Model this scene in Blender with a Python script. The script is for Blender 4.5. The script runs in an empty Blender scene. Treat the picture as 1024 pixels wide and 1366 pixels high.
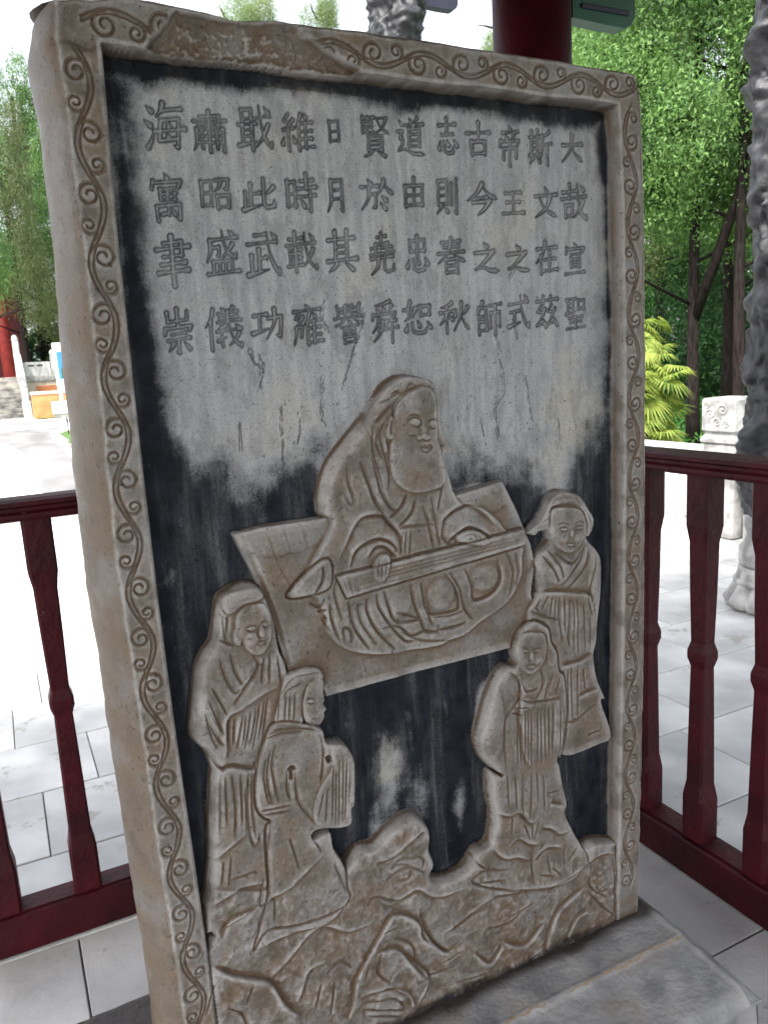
import bpy, math, random
import numpy as np
from mathutils import Vector, Matrix
R_ = math.radians
SC = bpy.context.scene
COL = SC.collection
# ------------------------------------------------------------------ camera, sky, sun, exposure
CAM=dict(f=0.762053,rot=(1.384690,0.058369,-0.462133),loc=(-0.13287,-1.15181,1.21495))
cam = bpy.data.cameras.new('camera'); co = bpy.data.objects.new('camera', cam); COL.objects.link(co)
cam.sensor_fit = 'VERTICAL'; cam.sensor_height = 24.0; cam.lens = 24.0*CAM['f']*1.0
co.location = CAM['loc']; co.rotation_mode = 'XYZ'; co.rotation_euler = CAM['rot']
cam.clip_start = .05; cam.clip_end = 400
cam.dof.use_dof = True; cam.dof.focus_distance = 1.45; cam.dof.aperture_fstop = 9.0
SC.camera = co
SUN_EL, SUN_AZ = R_(52), R_(236)          # high at the left, veiled by cloud
w = bpy.data.worlds.new("World"); SC.world = w; w.use_nodes = True
nt = w.node_tree; nt.nodes.clear()
sky = nt.nodes.new('ShaderNodeTexSky'); sky.sky_type = 'NISHITA'; sky.sun_disc = False
sky.sun_elevation = SUN_EL; sky.sun_rotation = SUN_AZ; sky.air_density = 1.0; sky.dust_density = 4.0; sky.ozone_density = 1.0
hs = nt.nodes.new('ShaderNodeHueSaturation'); hs.inputs['Saturation'].default_value = .32
bg = nt.nodes.new('ShaderNodeBackground'); bg.inputs['Strength'].default_value = .15
wo = nt.nodes.new('ShaderNodeOutputWorld')
nt.links.new(sky.outputs[0], hs.inputs['Color']); nt.links.new(hs.outputs[0], bg.inputs[0]); nt.links.new(bg.outputs[0], wo.inputs[0])
sl = bpy.data.lights.new('sun', 'SUN'); sl.energy = 1.5; sl.angle = R_(14); sl.color = (1, .97, .92)
so = bpy.data.objects.new('sun', sl); COL.objects.link(so)
sd = Vector((math.sin(SUN_AZ)*math.cos(SUN_EL), math.cos(SUN_AZ)*math.cos(SUN_EL), math.sin(SUN_EL)))
so.rotation_euler = sd.to_track_quat('Z', 'Y').to_euler(); so.location = (0, 0, 8)
SC.view_settings.view_transform = 'Standard'; SC.view_settings.look = 'None'
SC.view_settings.exposure = 1.95; SC.view_settings.gamma = 1; SC.view_settings.use_curve_mapping = False
SC.cycles.max_bounces = 8; SC.cycles.diffuse_bounces = 5
rng = np.random.default_rng(7); rnd = random.Random(7)
FZ = -.2
# ------------------------------------------------------------------ small helpers
def tag(o, label=None, cat=None, group=None, kind=None):
    for k, v in (('label', label), ('category', cat), ('group', group), ('kind', kind)):
        if v: o[k] = v
    return o
def empty(name, loc=(0, 0, 0), rz=0, **k):
    o = bpy.data.objects.new(name, None); COL.objects.link(o); o.location = loc; o.rotation_euler = (0, 0, rz); o.empty_display_size = .1
    return tag(o, **k)
def link(name, me, mat, parent=None, smooth=False):
    if mat and not me.materials: me.materials.append(mat)
    o = bpy.data.objects.new(name, me); COL.objects.link(o)
    if parent: o.parent = parent
    if smooth: me.polygons.foreach_set('use_smooth', [True]*len(me.polygons))
    return o
def copy_tree(o, parent=None):
    c = o.copy(); COL.objects.link(c)
    if parent: c.parent = parent
    for ch in o.children: copy_tree(ch, c)
    return c
class MB:
    def __init__(s): s.v = []; s.f = []
    def add(s, v, f):
        n = len(s.v); s.v += [tuple(p) for p in v]; s.f += [tuple(i+n for i in q) for q in f]; return s
    def box(s, a, b, bev=0, M=None):
        x0, y0, z0 = a; x1, y1, z1 = b
        if bev <= 0:
            v = [(x0,y0,z0),(x1,y0,z0),(x1,y1,z0),(x0,y1,z0),(x0,y0,z1),(x1,y0,z1),(x1,y1,z1),(x0,y1,z1)]
            f = [(0,3,2,1),(4,5,6,7),(0,1,5,4),(1,2,6,5),(2,3,7,6),(3,0,4,7)]
        else:  # vertical prism with chamfered vertical and top edges
            def ring(i, z): return [(x0+i+bev,y0+i,z),(x1-i-bev,y0+i,z),(x1-i,y0+i+bev,z),(x1-i,y1-i-bev,z),(x1-i-bev,y1-i,z),(x0+i+bev,y1-i,z),(x0+i,y1-i-bev,z),(x0+i,y0+i+bev,z)]
            v = ring(bev,z0)+ring(0,z0+bev)+ring(0,z1-bev)+ring(bev,z1); f = [tuple(range(7,-1,-1)), tuple(range(24,32))]
            for k in range(3):
                for i in range(8): j = (i+1) % 8; f.append((k*8+i,k*8+j,k*8+8+j,k*8+8+i))
        if M is not None: v = [tuple(M @ Vector(p)) for p in v]
        return s.add(v, f)
    def lathe(s, prof, n=24, c=(0, 0), ph=0):
        v = [(c[0]+r*math.cos(2*math.pi*i/n+ph), c[1]+r*math.sin(2*math.pi*i/n+ph), z) for r, z in prof for i in range(n)]
        f = [(k*n+i, k*n+(i+1) % n, (k+1)*n+(i+1) % n, (k+1)*n+i) for k in range(len(prof)-1) for i in range(n)]
        f += [tuple(range(n-1, -1, -1)), tuple(range((len(prof)-1)*n, len(prof)*n))]
        return s.add(v, f)
    def tube(s, P, rad, n=8):
        P = [Vector(p) for p in P]; rings = []
        for i, p in enumerate(P):
            t = (P[min(i+1, len(P)-1)]-P[max(i-1, 0)]).normalized(); a = t.orthogonal().normalized()
            if i and abs(rings[-1][0].dot(t)) < .95: a = (rings[-1][0]-t*rings[-1][0].dot(t)).normalized()
            b = t.cross(a); r = rad[i] if hasattr(rad, '__len__') else rad
            rings.append((a, [p+(a*math.cos(2*math.pi*k/n)+b*math.sin(2*math.pi*k/n))*r for k in range(n)]))
        v = [q for r in rings for q in r[1]]
        f = [(k*n+i, k*n+(i+1) % n, (k+1)*n+(i+1) % n, (k+1)*n+i) for k in range(len(P)-1) for i in range(n)]
        f += [tuple(range(n-1, -1, -1)), tuple(range((len(P)-1)*n, len(P)*n))]
        return s.add(v, f)
    def prism(s, poly, ax, a0, a1):  # 2D outline extruded along an axis
        n = len(poly)
        def P(p, a): q = list(p); q.insert(ax, a); return tuple(q)
        v = [P(p, a0) for p in poly]+[P(p, a1) for p in poly]
        f = [tuple(range(n)), tuple(range(2*n-1, n-1, -1))]+[(i, n+i, n+(i+1) % n, (i+1) % n) for i in range(n)]
        return s.add(v, f)
    def mesh(s, name):
        me = bpy.data.meshes.new(name); me.from_pydata(s.v, [], s.f); me.update()
        import bmesh
        bm = bmesh.new(); bm.from_mesh(me); bmesh.ops.recalc_face_normals(bm, faces=bm.faces); bm.to_mesh(me); bm.free()
        return me
    def build(s, name, mat, parent=None, smooth=False, loc=None):
        o = link(name, s.mesh(name), mat, parent, smooth)
        if loc: o.location = loc
        return o
# ------------------------------------------------------------------ materials
def mat(name, c1, c2=None, scale=8, rough=.7, bump=.0, bscale=60, stretch=(1, 1, 1), spec=.5, detail=6, extra=None, contrast=(.35, .65)):
    m = bpy.data.materials.new(name); m.use_nodes = True; N = m.node_tree.nodes; Lk = m.node_tree.links
    B = N['Principled BSDF']; B.inputs['Roughness'].default_value = rough; B.inputs['Specular IOR Level'].default_value = spec
    tc = N.new('ShaderNodeTexCoord'); mp = N.new('ShaderNodeMapping'); mp.inputs['Scale'].default_value = stretch
    Lk.new(tc.outputs['Object'], mp.inputs[0])
    ns = N.new('ShaderNodeTexNoise'); ns.inputs['Scale'].default_value = scale; ns.inputs['Detail'].default_value = detail
    Lk.new(mp.outputs[0], ns.inputs['Vector'])
    cr = N.new('ShaderNodeValToRGB'); cr.color_ramp.elements[0].position = contrast[0]; cr.color_ramp.elements[1].position = contrast[1]
    cr.color_ramp.elements[0].color = (*c1, 1); cr.color_ramp.elements[1].color = (*(c2 or c1), 1)
    Lk.new(ns.outputs['Fac'], cr.inputs[0]); Lk.new(cr.outputs[0], B.inputs['Base Color'])
    if bump:
        n2 = N.new('ShaderNodeTexNoise'); n2.inputs['Scale'].default_value = bscale; n2.inputs['Detail'].default_value = 8
        Lk.new(mp.outputs[0], n2.inputs['Vector'])
        bp = N.new('ShaderNodeBump'); bp.inputs['Strength'].default_value = bump; bp.inputs['Distance'].default_value = .004
        Lk.new(n2.outputs['Fac'], bp.inputs['Height']); Lk.new(bp.outputs[0], B.inputs['Normal'])
    return m
def chips(m, col, lo, sc):
    N = m.node_tree.nodes; Lk = m.node_tree.links; B = N['Principled BSDF']; src = B.inputs['Base Color'].links[0].from_socket; g = N.new('ShaderNodeNewGeometry'); mp = N.new('ShaderNodeMapping'); mp.inputs['Scale'].default_value = (1, 1, 1.6); Lk.new(g.outputs['Position'], mp.inputs[0])
    n = N.new('ShaderNodeTexNoise'); n.inputs['Scale'].default_value = sc; n.inputs['Detail'].default_value = 9; n.inputs['Roughness'].default_value = .7; Lk.new(mp.outputs[0], n.inputs[0])
    r_ = N.new('ShaderNodeMapRange'); r_.inputs[1].default_value = lo; r_.inputs[2].default_value = lo+.04; r_.inputs[4].default_value = .75; Lk.new(n.outputs['Fac'], r_.inputs[0]); x = N.new('ShaderNodeMix'); x.data_type = 'RGBA'
    Lk.new(r_.outputs[0], x.inputs[0]); Lk.new(src, x.inputs[6]); x.inputs[7].default_value = (*col, 1); Lk.new(x.outputs[2], B.inputs['Base Color'])
def leafmat(name, a, b, scale=3.0, trans=.35):
    m = bpy.data.materials.new(name); m.use_nodes = True; N = m.node_tree.nodes; Lk = m.node_tree.links
    B = N['Principled BSDF']; B.inputs['Roughness'].default_value = .6
    g = N.new('ShaderNodeNewGeometry'); ns = N.new('ShaderNodeTexNoise'); ns.inputs['Scale'].default_value = scale; ns.inputs['Detail'].default_value = 3
    Lk.new(g.outputs['Position'], ns.inputs['Vector'])
    ad = N.new('ShaderNodeMath'); ad.operation = 'MULTIPLY_ADD'; Lk.new(g.outputs['Random Per Island'], ad.inputs[0]); ad.inputs[1].default_value = .45; Lk.new(ns.outputs['Fac'], ad.inputs[2])
    cr = N.new('ShaderNodeValToRGB'); cr.color_ramp.elements[0].position = .45; cr.color_ramp.elements[1].position = .95
    cr.color_ramp.elements[0].color = (*a, 1); cr.color_ramp.elements[1].color = (*b, 1)
    Lk.new(ad.outputs[0], cr.inputs[0]); Lk.new(cr.outputs[0], B.inputs['Base Color'])
    tr = N.new('ShaderNodeBsdfTranslucent'); Lk.new(cr.outputs[0], tr.inputs[0]); mx = N.new('ShaderNodeMixShader'); mx.inputs[0].default_value = trans
    Lk.new(B.outputs[0], mx.inputs[1]); Lk.new(tr.outputs[0], mx.inputs[2]); Lk.new(mx.outputs[0], N['Material Output'].inputs[0])
    return m
def stelemat():
    m = bpy.data.materials.new('carved_limestone'); m.use_nodes = True; N = m.node_tree.nodes; Lk = m.node_tree.links
    B = N['Principled BSDF']
    def mixc(f, a, b):
        x = N.new('ShaderNodeMix'); x.data_type = 'RGBA'
        for s, v in ((x.inputs[0], f), (x.inputs[6], a), (x.inputs[7], b)):
            if isinstance(v, tuple): s.default_value = (*v, 1)
            elif isinstance(v, (int, float)): s.default_value = v
            else: Lk.new(v, s)
        return x.outputs[2]
    def mth(op, a, b=None, c=None, cl=False):
        x = N.new('ShaderNodeMath'); x.operation = op; x.use_clamp = cl
        for i, v in enumerate((a, b, c)):
            if v is None: continue
            if isinstance(v, (int, float)): x.inputs[i].default_value = v
            else: Lk.new(v, x.inputs[i])
        return x.outputs[0]
    tc = N.new('ShaderNodeTexCoord')
    def noise(sc, det=6, st=(1, 1, 1), rough=.55):
        mp = N.new('ShaderNodeMapping'); mp.inputs['Scale'].default_value = st; Lk.new(tc.outputs['Object'], mp.inputs[0])
        n = N.new('ShaderNodeTexNoise'); n.inputs['Scale'].default_value = sc; n.inputs['Detail'].default_value = det; n.inputs['Roughness'].default_value = rough
        Lk.new(mp.outputs[0], n.inputs[0]); return n.outputs['Fac']
    def ramp(f, a, b):
        x = N.new('ShaderNodeMapRange'); x.interpolation_type = 'SMOOTHSTEP'; x.inputs[1].default_value = a; x.inputs[2].default_value = b; Lk.new(f, x.inputs[0]); return x.outputs[0]
    at = N.new('ShaderNodeAttribute'); at.attribute_name = 'mask'; sp = N.new('ShaderNodeSeparateColor'); Lk.new(at.outputs['Color'], sp.inputs[0])
    ochre, ink, warm = sp.outputs[0], sp.outputs[1], sp.outputs[2]; glyph = at.outputs['Alpha']
    big = noise(5); mid = noise(26, 8); fine = noise(330, 5, rough=.65); micro = noise(800, 3); streak = noise(1, 7, (70, 70, 6), .6); streak2 = noise(1, 5, (22, 22, 2.5))
    panel = mixc(ramp(streak, .3, .7), (.33, .345, .37), (.50, .51, .525))
    panel = mixc(ramp(mth('MULTIPLY', big, 1.0), .5, .72), panel, (.50, .485, .43))
    panel = mixc(mth('MULTIPLY', ramp(noise(38, 6, (1, 1, .5)), .50, .62), .45), panel, (.24, .245, .25))
    stone = mixc(ramp(mid, .36, .62), (.130, .108, .083), (.225, .200, .166))
    stone = mixc(mth('MULTIPLY', ramp(noise(9, 7), .48, .62), .7), stone, (.275, .272, .270))
    stone = mixc(mth('MULTIPLY', ramp(noise(13, 7), .47, .62), .6), stone, (.175, .110, .058))
    c = mixc(warm, panel, stone)
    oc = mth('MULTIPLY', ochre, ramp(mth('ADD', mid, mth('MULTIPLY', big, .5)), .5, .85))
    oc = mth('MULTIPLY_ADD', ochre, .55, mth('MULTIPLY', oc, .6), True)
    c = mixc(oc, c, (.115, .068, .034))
    aw = N.new('ShaderNodeAttribute'); aw.attribute_name = 'wear_highlight'
    c = mixc(mth('MULTIPLY', aw.outputs['Fac'], mth('MULTIPLY_ADD', ramp(mid, .35, .6), .50, .28)), c, (.47, .455, .445))  # ridge highlights and rubbed stone mixed into the base colour
    c = mixc(mth('MULTIPLY', ramp(fine, .60, .72), .45), c, (.42, .40, .37))
    c = mixc(mth('MULTIPLY', ramp(noise(120, 5, rough=.7), .40, .30), .55), c, (.07, .055, .045))
    c = mixc(mth('MULTIPLY', ramp(micro, .40, .62), .30), c, (.09, .08, .07))
    c = mixc(mth('MULTIPLY', ramp(fine, .42, .33), .6), c, (.05, .046, .042))
    ik = ramp(mth('ADD', ink, mth('MULTIPLY_ADD', streak, .62, mth('MULTIPLY_ADD', fine, .55, mth('MULTIPLY_ADD', noise(17, 7, rough=.62), 1.1, -1.14)))), .23, .80)
    worn = mth('MULTIPLY', ramp(streak2, .42, .66), mth('MULTIPLY_ADD', ramp(fine, .35, .65), .10, mth('MULTIPLY', ramp(streak, .42, .68), .16)))
    ik = mth('MULTIPLY', ik, mth('SUBTRACT', 1.0, worn))
    ik = mth('MAXIMUM', ik, mth('MULTIPLY', glyph, .85))
    c = mixc(ik, c, mixc(ramp(mid, .35, .7), (.007, .009, .0135), (.020, .025, .035)))
    Lk.new(c, B.inputs['Base Color'])
    Lk.new(mth('MULTIPLY_ADD', mid, .45, .20), B.inputs['Roughness'])
    Lk.new(mth('MULTIPLY_ADD', ik, -.38, .5), B.inputs['Specular IOR Level'])
    bp = N.new('ShaderNodeBump'); bp.inputs['Strength'].default_value = .9; bp.inputs['Distance'].default_value = .0022
    pits = ramp(noise(120, 5, rough=.7), .40, .30)
    h = mth('ADD', mth('MULTIPLY', fine, .7), mth('MULTIPLY', micro, .4)); h = mth('MULTIPLY_ADD', mid, .7, h); h = mth('MULTIPLY_ADD', pits, mth('MULTIPLY', warm, -.8), h)
    Lk.new(h, bp.inputs['Height']); Lk.new(bp.outputs[0], B.inputs['Normal'])
    return m
M = dict(
    stele=stelemat(),
    red=mat('dark_red_lacquer', (.028, .0020, .0050), (.060, .0036, .008), 9, .5, .8, 55, spec=.22, stretch=(1, 1, 1)),
    marble=mat('white_marble', (.33, .33, .32), (.60, .60, .585), 7, .5, .25, 40, stretch=(1, 1, .3)),
    marble_old=mat('weathered_marble', (.20, .195, .19), (.46, .45, .43), 11, .6, .5, 30),
    tile=mat('grey_paving', (.40, .40, .395), (.66, .66, .645), 2.4, .42, .25, 60, contrast=(.38, .62)),
    plaza=mat('plaza_paving', (.62, .63, .62), (.76, .76, .74), 1.2, .6, .2, 20),
    path=mat('grey_path', (.15, .145, .145), (.25, .24, .235), 1.6, .7, .2, 20, stretch=(1, .4, 1)),
    joint=mat('mortar', (.17, .17, .165), (.27, .265, .255), 20, .9),
    dragon=mat('dark_carved_stone', (.006, .0065, .008), (.042, .043, .048), 18, .55, .6, 50),
    base=mat('base_stone', (.13, .135, .14), (.27, .27, .265), 9, .5, .6, 70),
    bark=mat('dark_bark', (.010, .007, .007), (.028, .022, .020), 12, .95, .8, 30, stretch=(3, 3, .6), spec=.08),
    green=mat('green_paint', (.01, .06, .035), (.015, .085, .05), 9, .5), darkpaint=mat('dark_blue_paint', (.012, .014, .03), (.02, .02, .04), 9, .6),
    wood=mat('roof_timber', (.06, .02, .015), (.10, .035, .025), 5, .7), rooftile=mat('grey_roof_tile', (.08, .08, .085), (.13, .13, .13), 9, .8),
    grass=mat('grass', (.035, .09, .015), (.09, .17, .03), 6, .9, .8, 60),
    soil=mat('dark_green_ground', (.03, .05, .018), (.06, .09, .03), 2, .95), orange=mat('orange_clay', (.50, .17, .06), (.62, .25, .10), 3, .8),  # soil: dark green ground tone, varied by noise
    redwall=mat('red_wall', (.22, .02, .02), (.32, .035, .03), 4, .7), darkred=mat('dark_red_door', (.07, .01, .012), (.11, .015, .016), 4, .7),
    step=mat('old_step_stone', (.10, .095, .09), (.38, .36, .32), 2.5, .8, .4, 14, stretch=(1, 1, 2)),
    yellowstone=mat('yellowed_stone', (.42, .34, .24), (.60, .55, .46), 2, .8), white=mat('white_paint', (.75, .76, .78)), blue=mat('blue_print', (.03, .16, .42), (.05, .22, .5), 2, .5),
    pit=mat('dark_hole', (.02, .02, .02)),
    cyp=leafmat('cypress_foliage', (.032, .090, .018), (.19, .34, .09), 1.6), cyp2=leafmat('cypress_foliage_dry', (.035, .065, .02), (.15, .18, .06), 1.6),
    dark=leafmat('deep_foliage', (.014, .05, .014), (.05, .14, .035), 1.5), shrub=leafmat('shrub_foliage', (.03, .12, .02), (.10, .30, .05), 3),
    palm=leafmat('fan_palm_leaf', (.08, .15, .018), (.38, .44, .085), 3, .4), pale=leafmat('pale_foliage', (.14, .22, .09), (.30, .38, .16), 1.5, .5))
chips(M['red'], (.16, .10, .085), .66, 26); chips(M['tile'], (.30, .28, .25), .60, 7); chips(M['marble'], (.28, .27, .25), .60, 9)
OPS=[
('R','carved_couch',0.021,0.0,0.003,0.003,0.03,0.0,0,[171.8,972.0,221.7,976.5,320.2,976.7,565.5,981.8,675.7,996.4,706.0,939.8,736.9,867.6,744.8,828.7,734.2,773.4,740.8,740.1,720.8,705.4,693.5,672.4,482.8,671.8,304.7,668.5,292.8,703.3,260.3,728.0,240.5,727.1,223.2,813.9,205.1,882.0,186.1,932.6]),
('B',251.3,948.5,65.80000000000001,23.600000000000023,0.004,0),
('B',632.6,967.4,63.19999999999993,29.5,0.004,0),
('G',0.006,0.004,0.3,[187.8,953.2,208.4,892.2,228.7,818.5,243.4,732.3]),
('G',0.0014,0.001,0.6,[225.9,968.2,237.6,919.1,262.7,860.9]),
('G',0.0014,0.001,0.6,[252.8,969.5,262.7,925.6]),
('G',0.0014,0.001,0.6,[282.9,970.4,293.2,926.1]),
('G',0.001,0.0006,0.5,[359.1,722.8,511.0,712.7]),
('G',0.001,0.0006,0.5,[371.9,731.6,381.6,694.2]),
('G',0.001,0.0006,0.5,[401.5,713.2,406.5,694.2]),
('R','carved_sage',0.027,0.0,0.006,0.003,0.03,0.016,1,[316.3,985.1,319.1,1020.8,335.7,1061.8,365.2,1094.5,394.7,1123.9,421.1,1148.6,443.3,1181.0,472.0,1196.4,500.9,1196.2,532.1,1187.0,547.0,1166.9,551.5,1136.9,550.8,1106.9,559.5,1087.2,570.8,1065.1,563.3,1056.2,553.4,1053.4,561.5,1021.7,572.3,985.4,582.9,968.3,598.8,964.2,626.2,953.8,658.5,929.1,681.8,902.7,721.4,900.3,721.0,887.7,713.3,847.6,709.9,810.8,677.6,766.6,619.1,740.6,579.8,720.9,548.8,718.3,521.4,712.0,456.1,717.4,430.6,717.1,375.6,730.6,329.4,754.1,302.9,788.1,303.5,810.3,285.2,851.4,249.4,855.9,302.8,936.0,324.7,969.3]),
('R','carved_sage',0.03,0.022,0.004,0.0,0.02,0.0,1,[249.5,856.7,275.6,884.8,311.2,908.5,327.8,903.0,324.7,862.4,289.7,852.4]),
('B',396.4,996.8,44.60000000000002,74.0,0.004,0),
('B',568.1,935.1,50.39999999999998,27.600000000000023,0.004,0),
('B',407.7,924.0,49.60000000000002,33.799999999999955,0.004,0),
('G',0.0028,0.0045,1.0,[391.0,1063.3,402.4,1025.5,416.0,986.8,438.6,953.6,458.0,927.8]),
('G',0.0028,0.0045,1.0,[414.0,1066.3,421.0,1030.7,425.6,1007.9,440.3,979.8,458.2,966.0]),
('G',0.0028,0.0045,1.0,[474.9,997.2,463.1,976.8,436.9,959.5]),
('G',0.0028,0.0045,1.0,[491.2,984.5,481.4,962.8,454.6,941.7]),
('G',0.002,0.003,1.0,[367.1,1058.7,367.7,1029.7,374.6,999.6,368.3,994.9,357.4,1017.1]),
('S',0.014,0.005,0.8,[458.0,893.1,458.8,927.7,440.5,951.4,423.0,969.0,384.3,968.0,359.7,931.4,340.6,897.2]),
('S',0.01,0.0045,0.8,[454.2,900.7,436.6,922.6,408.1,930.8,374.7,917.1,360.4,886.3]),
('S',0.008,0.004,0.8,[451.4,889.5,428.5,913.9,407.1,915.8,392.7,896.1]),
('G',0.002,0.003,1.0,[382.3,967.2,422.8,966.4,440.4,949.5,455.9,928.1]),
('G',0.002,0.003,1.0,[362.4,886.0,376.5,913.8,407.9,927.0,436.4,919.6,452.9,899.7]),
('G',0.002,0.003,1.0,[393.3,894.1,407.7,911.9,428.3,910.2,449.3,890.6]),
('G',0.0022,0.003,1.0,[454.4,938.0,471.6,941.2,532.2,936.3]),
('G',0.0022,0.003,1.0,[462.7,934.8,458.1,895.0]),
('G',0.0022,0.003,1.0,[479.6,932.3,473.7,890.5]),
('G',0.0022,0.003,1.0,[503.6,975.2,514.5,935.0,523.3,894.3]),
('G',0.0022,0.003,1.0,[521.8,988.3,528.0,940.8,535.5,896.4]),
('G',0.0022,0.003,1.0,[547.0,1008.3,533.4,959.6]),
('G',0.0022,0.003,1.0,[481.5,891.2,520.9,891.6]),
('G',0.0022,0.003,1.0,[468.9,932.0,465.4,895.8]),
('S',0.012,0.005,0.8,[655.9,914.4,624.0,947.3,592.2,963.5,560.0,956.0,539.0,939.3]),
('S',0.01,0.005,0.8,[641.0,900.3,627.1,908.5,595.0,924.5,567.1,914.6,548.1,897.6]),
('G',0.0024,0.0035,1.0,[540.3,937.1,560.8,953.1,592.1,960.3]),
('G',0.0024,0.0035,1.0,[549.9,897.3,569.2,912.3,594.9,921.3,626.1,907.4]),
('G',0.0024,0.0035,1.0,[546.5,953.9,540.9,915.3,557.1,896.2,573.1,898.5]),
('G',0.003,0.0045,1.0,[320.9,833.3,322.6,800.5,333.5,765.3]),
('G',0.003,0.0045,1.0,[354.7,830.9,360.8,784.4,387.4,736.9]),
('G',0.003,0.0045,1.0,[389.2,828.4,387.6,803.9,403.7,767.1,436.5,726.0]),
('G',0.003,0.0045,1.0,[407.3,833.3,410.0,807.8,428.1,774.8,455.8,739.0,474.3,735.0]),
('G',0.003,0.0045,1.0,[420.9,837.0,428.7,804.2,436.3,781.6,453.0,768.8]),
('G',0.003,0.0045,1.0,[343.0,759.2,342.6,784.0,355.9,777.1,354.5,756.7]),
('G',0.003,0.0045,1.0,[440.7,793.4,484.9,772.6,448.7,774.0]),
('G',0.0026,0.0045,1.0,[471.3,842.6,478.2,803.1,490.2,766.4,498.7,747.3,522.4,742.3,523.1,755.3]),
('G',0.0026,0.0045,1.0,[494.3,838.4,501.0,790.1,514.3,752.7]),
('G',0.0026,0.0045,1.0,[412.0,769.6,443.7,767.3,470.1,744.6,498.7,748.1,527.0,736.9]),
('G',0.0026,0.0045,1.0,[552.1,847.5,570.9,811.6,579.1,774.9,598.1,748.9]),
('G',0.0026,0.0045,1.0,[509.5,770.3,548.1,766.9,577.9,770.7]),
('G',0.0026,0.0045,1.0,[522.5,744.5,556.7,743.1,582.9,747.5]),
('G',0.0026,0.0045,1.0,[293.2,850.6,311.6,875.1,313.5,898.6]),
('G',0.0026,0.0045,1.0,[286.2,839.9,303.8,828.5,313.2,842.8]),
('G',0.0026,0.0045,1.0,[299.1,821.4,315.8,822.1]),
('S',0.01,0.004,0.8,[499.0,837.6,505.5,784.9,515.4,773.4,548.3,771.3,569.3,776.8,565.0,812.7,542.4,847.1]),
('S',0.01,0.004,0.8,[581.6,849.0,595.0,816.0,599.6,784.3,640.7,789.9,662.5,817.3,652.5,854.6]),
('G',0.002,0.0032,1.0,[499.0,837.6,505.5,784.9,515.4,773.4,548.3,771.3,569.3,776.8,565.0,812.7,542.4,847.1]),
('G',0.002,0.0032,1.0,[581.6,849.0,595.0,816.0,599.6,784.3,640.7,789.9,662.5,817.3,652.5,854.6]),
('G',0.002,0.0032,1.0,[673.6,864.5,689.1,826.2,682.5,786.7,674.4,769.1]),
('G',0.002,0.0032,1.0,[694.5,861.1,701.3,824.1,694.9,793.5]),
('G',0.002,0.0032,1.0,[306.3,807.8,317.2,785.3]),
('G',0.002,0.0032,1.0,[447.7,757.9,488.3,732.0,545.7,719.7]),
('G',0.002,0.0032,1.0,[336.3,870.7,330.4,847.6,341.4,796.6]),
('G',0.002,0.0032,1.0,[371.4,823.6,374.3,790.0,401.2,742.3]),
('B',533.2,809.9,29.0,30.100000000000023,0.005,0),
('B',625.6,823.8,30.699999999999932,26.399999999999977,0.005,0),
('B',450.8,808.4,22.80000000000001,25.199999999999932,0.003,0),
('R','hair',0.03,0.026,0.004,0.0,0.02,0.0,1,[419.6,1148.8,448.9,1178.8,476.4,1193.2,503.3,1192.4,532.3,1182.6,542.0,1163.6,519.0,1172.5,489.3,1167.2,467.6,1150.6,453.9,1129.9,450.3,1104.7,442.1,1072.6,426.4,1081.5,408.4,1112.1,407.4,1126.5]),
('R','head',0.0315,0.026,0.007,0.003,0.02,0.0,1,[514.2,1177.2,534.9,1167.8,540.6,1145.2,540.4,1108.0,540.1,1085.4,535.8,1063.2,499.2,1063.2,466.0,1070.3,455.6,1089.7,454.5,1119.0,460.2,1143.9,477.9,1163.6]),
('R','beard',0.0315,0.0298,0.01,0.003,0.03,0.0,1,[457.5,1100.5,447.9,1079.4,447.6,1042.6,456.4,1017.4,478.6,1000.7,504.0,996.0,528.0,998.4,548.2,1004.5,553.5,1023.1,547.2,1054.4,540.1,1085.4,531.1,1095.7,500.7,1089.1,480.0,1094.8]),
('B',505.1,1151.5,29.699999999999932,25.700000000000045,0.003,0),
('B',495.6,1117.7,12.199999999999989,7.7999999999999545,0.0013,0),
('B',531.1,1112.5,8.899999999999977,7.2999999999999545,0.0013,0),
('G',0.0014,0.0026,0.6,[482.4,1119.7,488.2,1124.7,496.1,1126.1,504.7,1122.1,507.7,1115.0,499.1,1109.3,491.3,1112.1,484.8,1116.9]),
('G',0.0014,0.0026,0.6,[521.2,1114.7,525.5,1119.2,531.5,1119.9,538.5,1117.6,540.2,1112.2]),
('G',0.0014,0.0026,0.6,[522.5,1108.5,528.7,1104.3,536.8,1104.7]),
('G',0.0014,0.0026,0.6,[484.5,1128.4,496.3,1130.2,506.0,1126.4]),
('B',511.5,1100.8,6.2999999999999545,13.0,0.0022,0),
('B',511.9,1091.2,11.0,6.2999999999999545,0.0028,0),
('B',501.1,1090.5,5.199999999999989,4.2000000000000455,0.0018,0),
('B',521.4,1088.9,4.800000000000068,3.800000000000182,0.0014,0),
('G',0.0012,0.0024,0.5,[496.2,1094.0,496.9,1089.1,503.7,1086.0,507.8,1088.1,512.6,1084.9,520.6,1084.8,524.3,1090.0]),
('G',0.0012,0.0024,0.5,[482.5,1095.3,488.4,1096.1,496.2,1094.4]),
('G',0.0012,0.0024,0.5,[503.0,1075.3,509.5,1077.1,515.0,1075.2,521.1,1076.7,526.9,1072.2,520.2,1067.3,512.8,1064.9,506.7,1069.0,503.0,1075.0]),
('G',0.0012,0.0024,0.5,[503.0,1075.3,514.9,1072.6,526.9,1072.2]),
('G',0.0016,0.003,0.7,[467.2,1161.6,483.1,1170.3,499.0,1175.5,510.9,1179.0,528.5,1175.3,539.9,1163.4]),
('G',0.0016,0.003,0.7,[454.2,1167.2,471.8,1173.9]),
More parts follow.
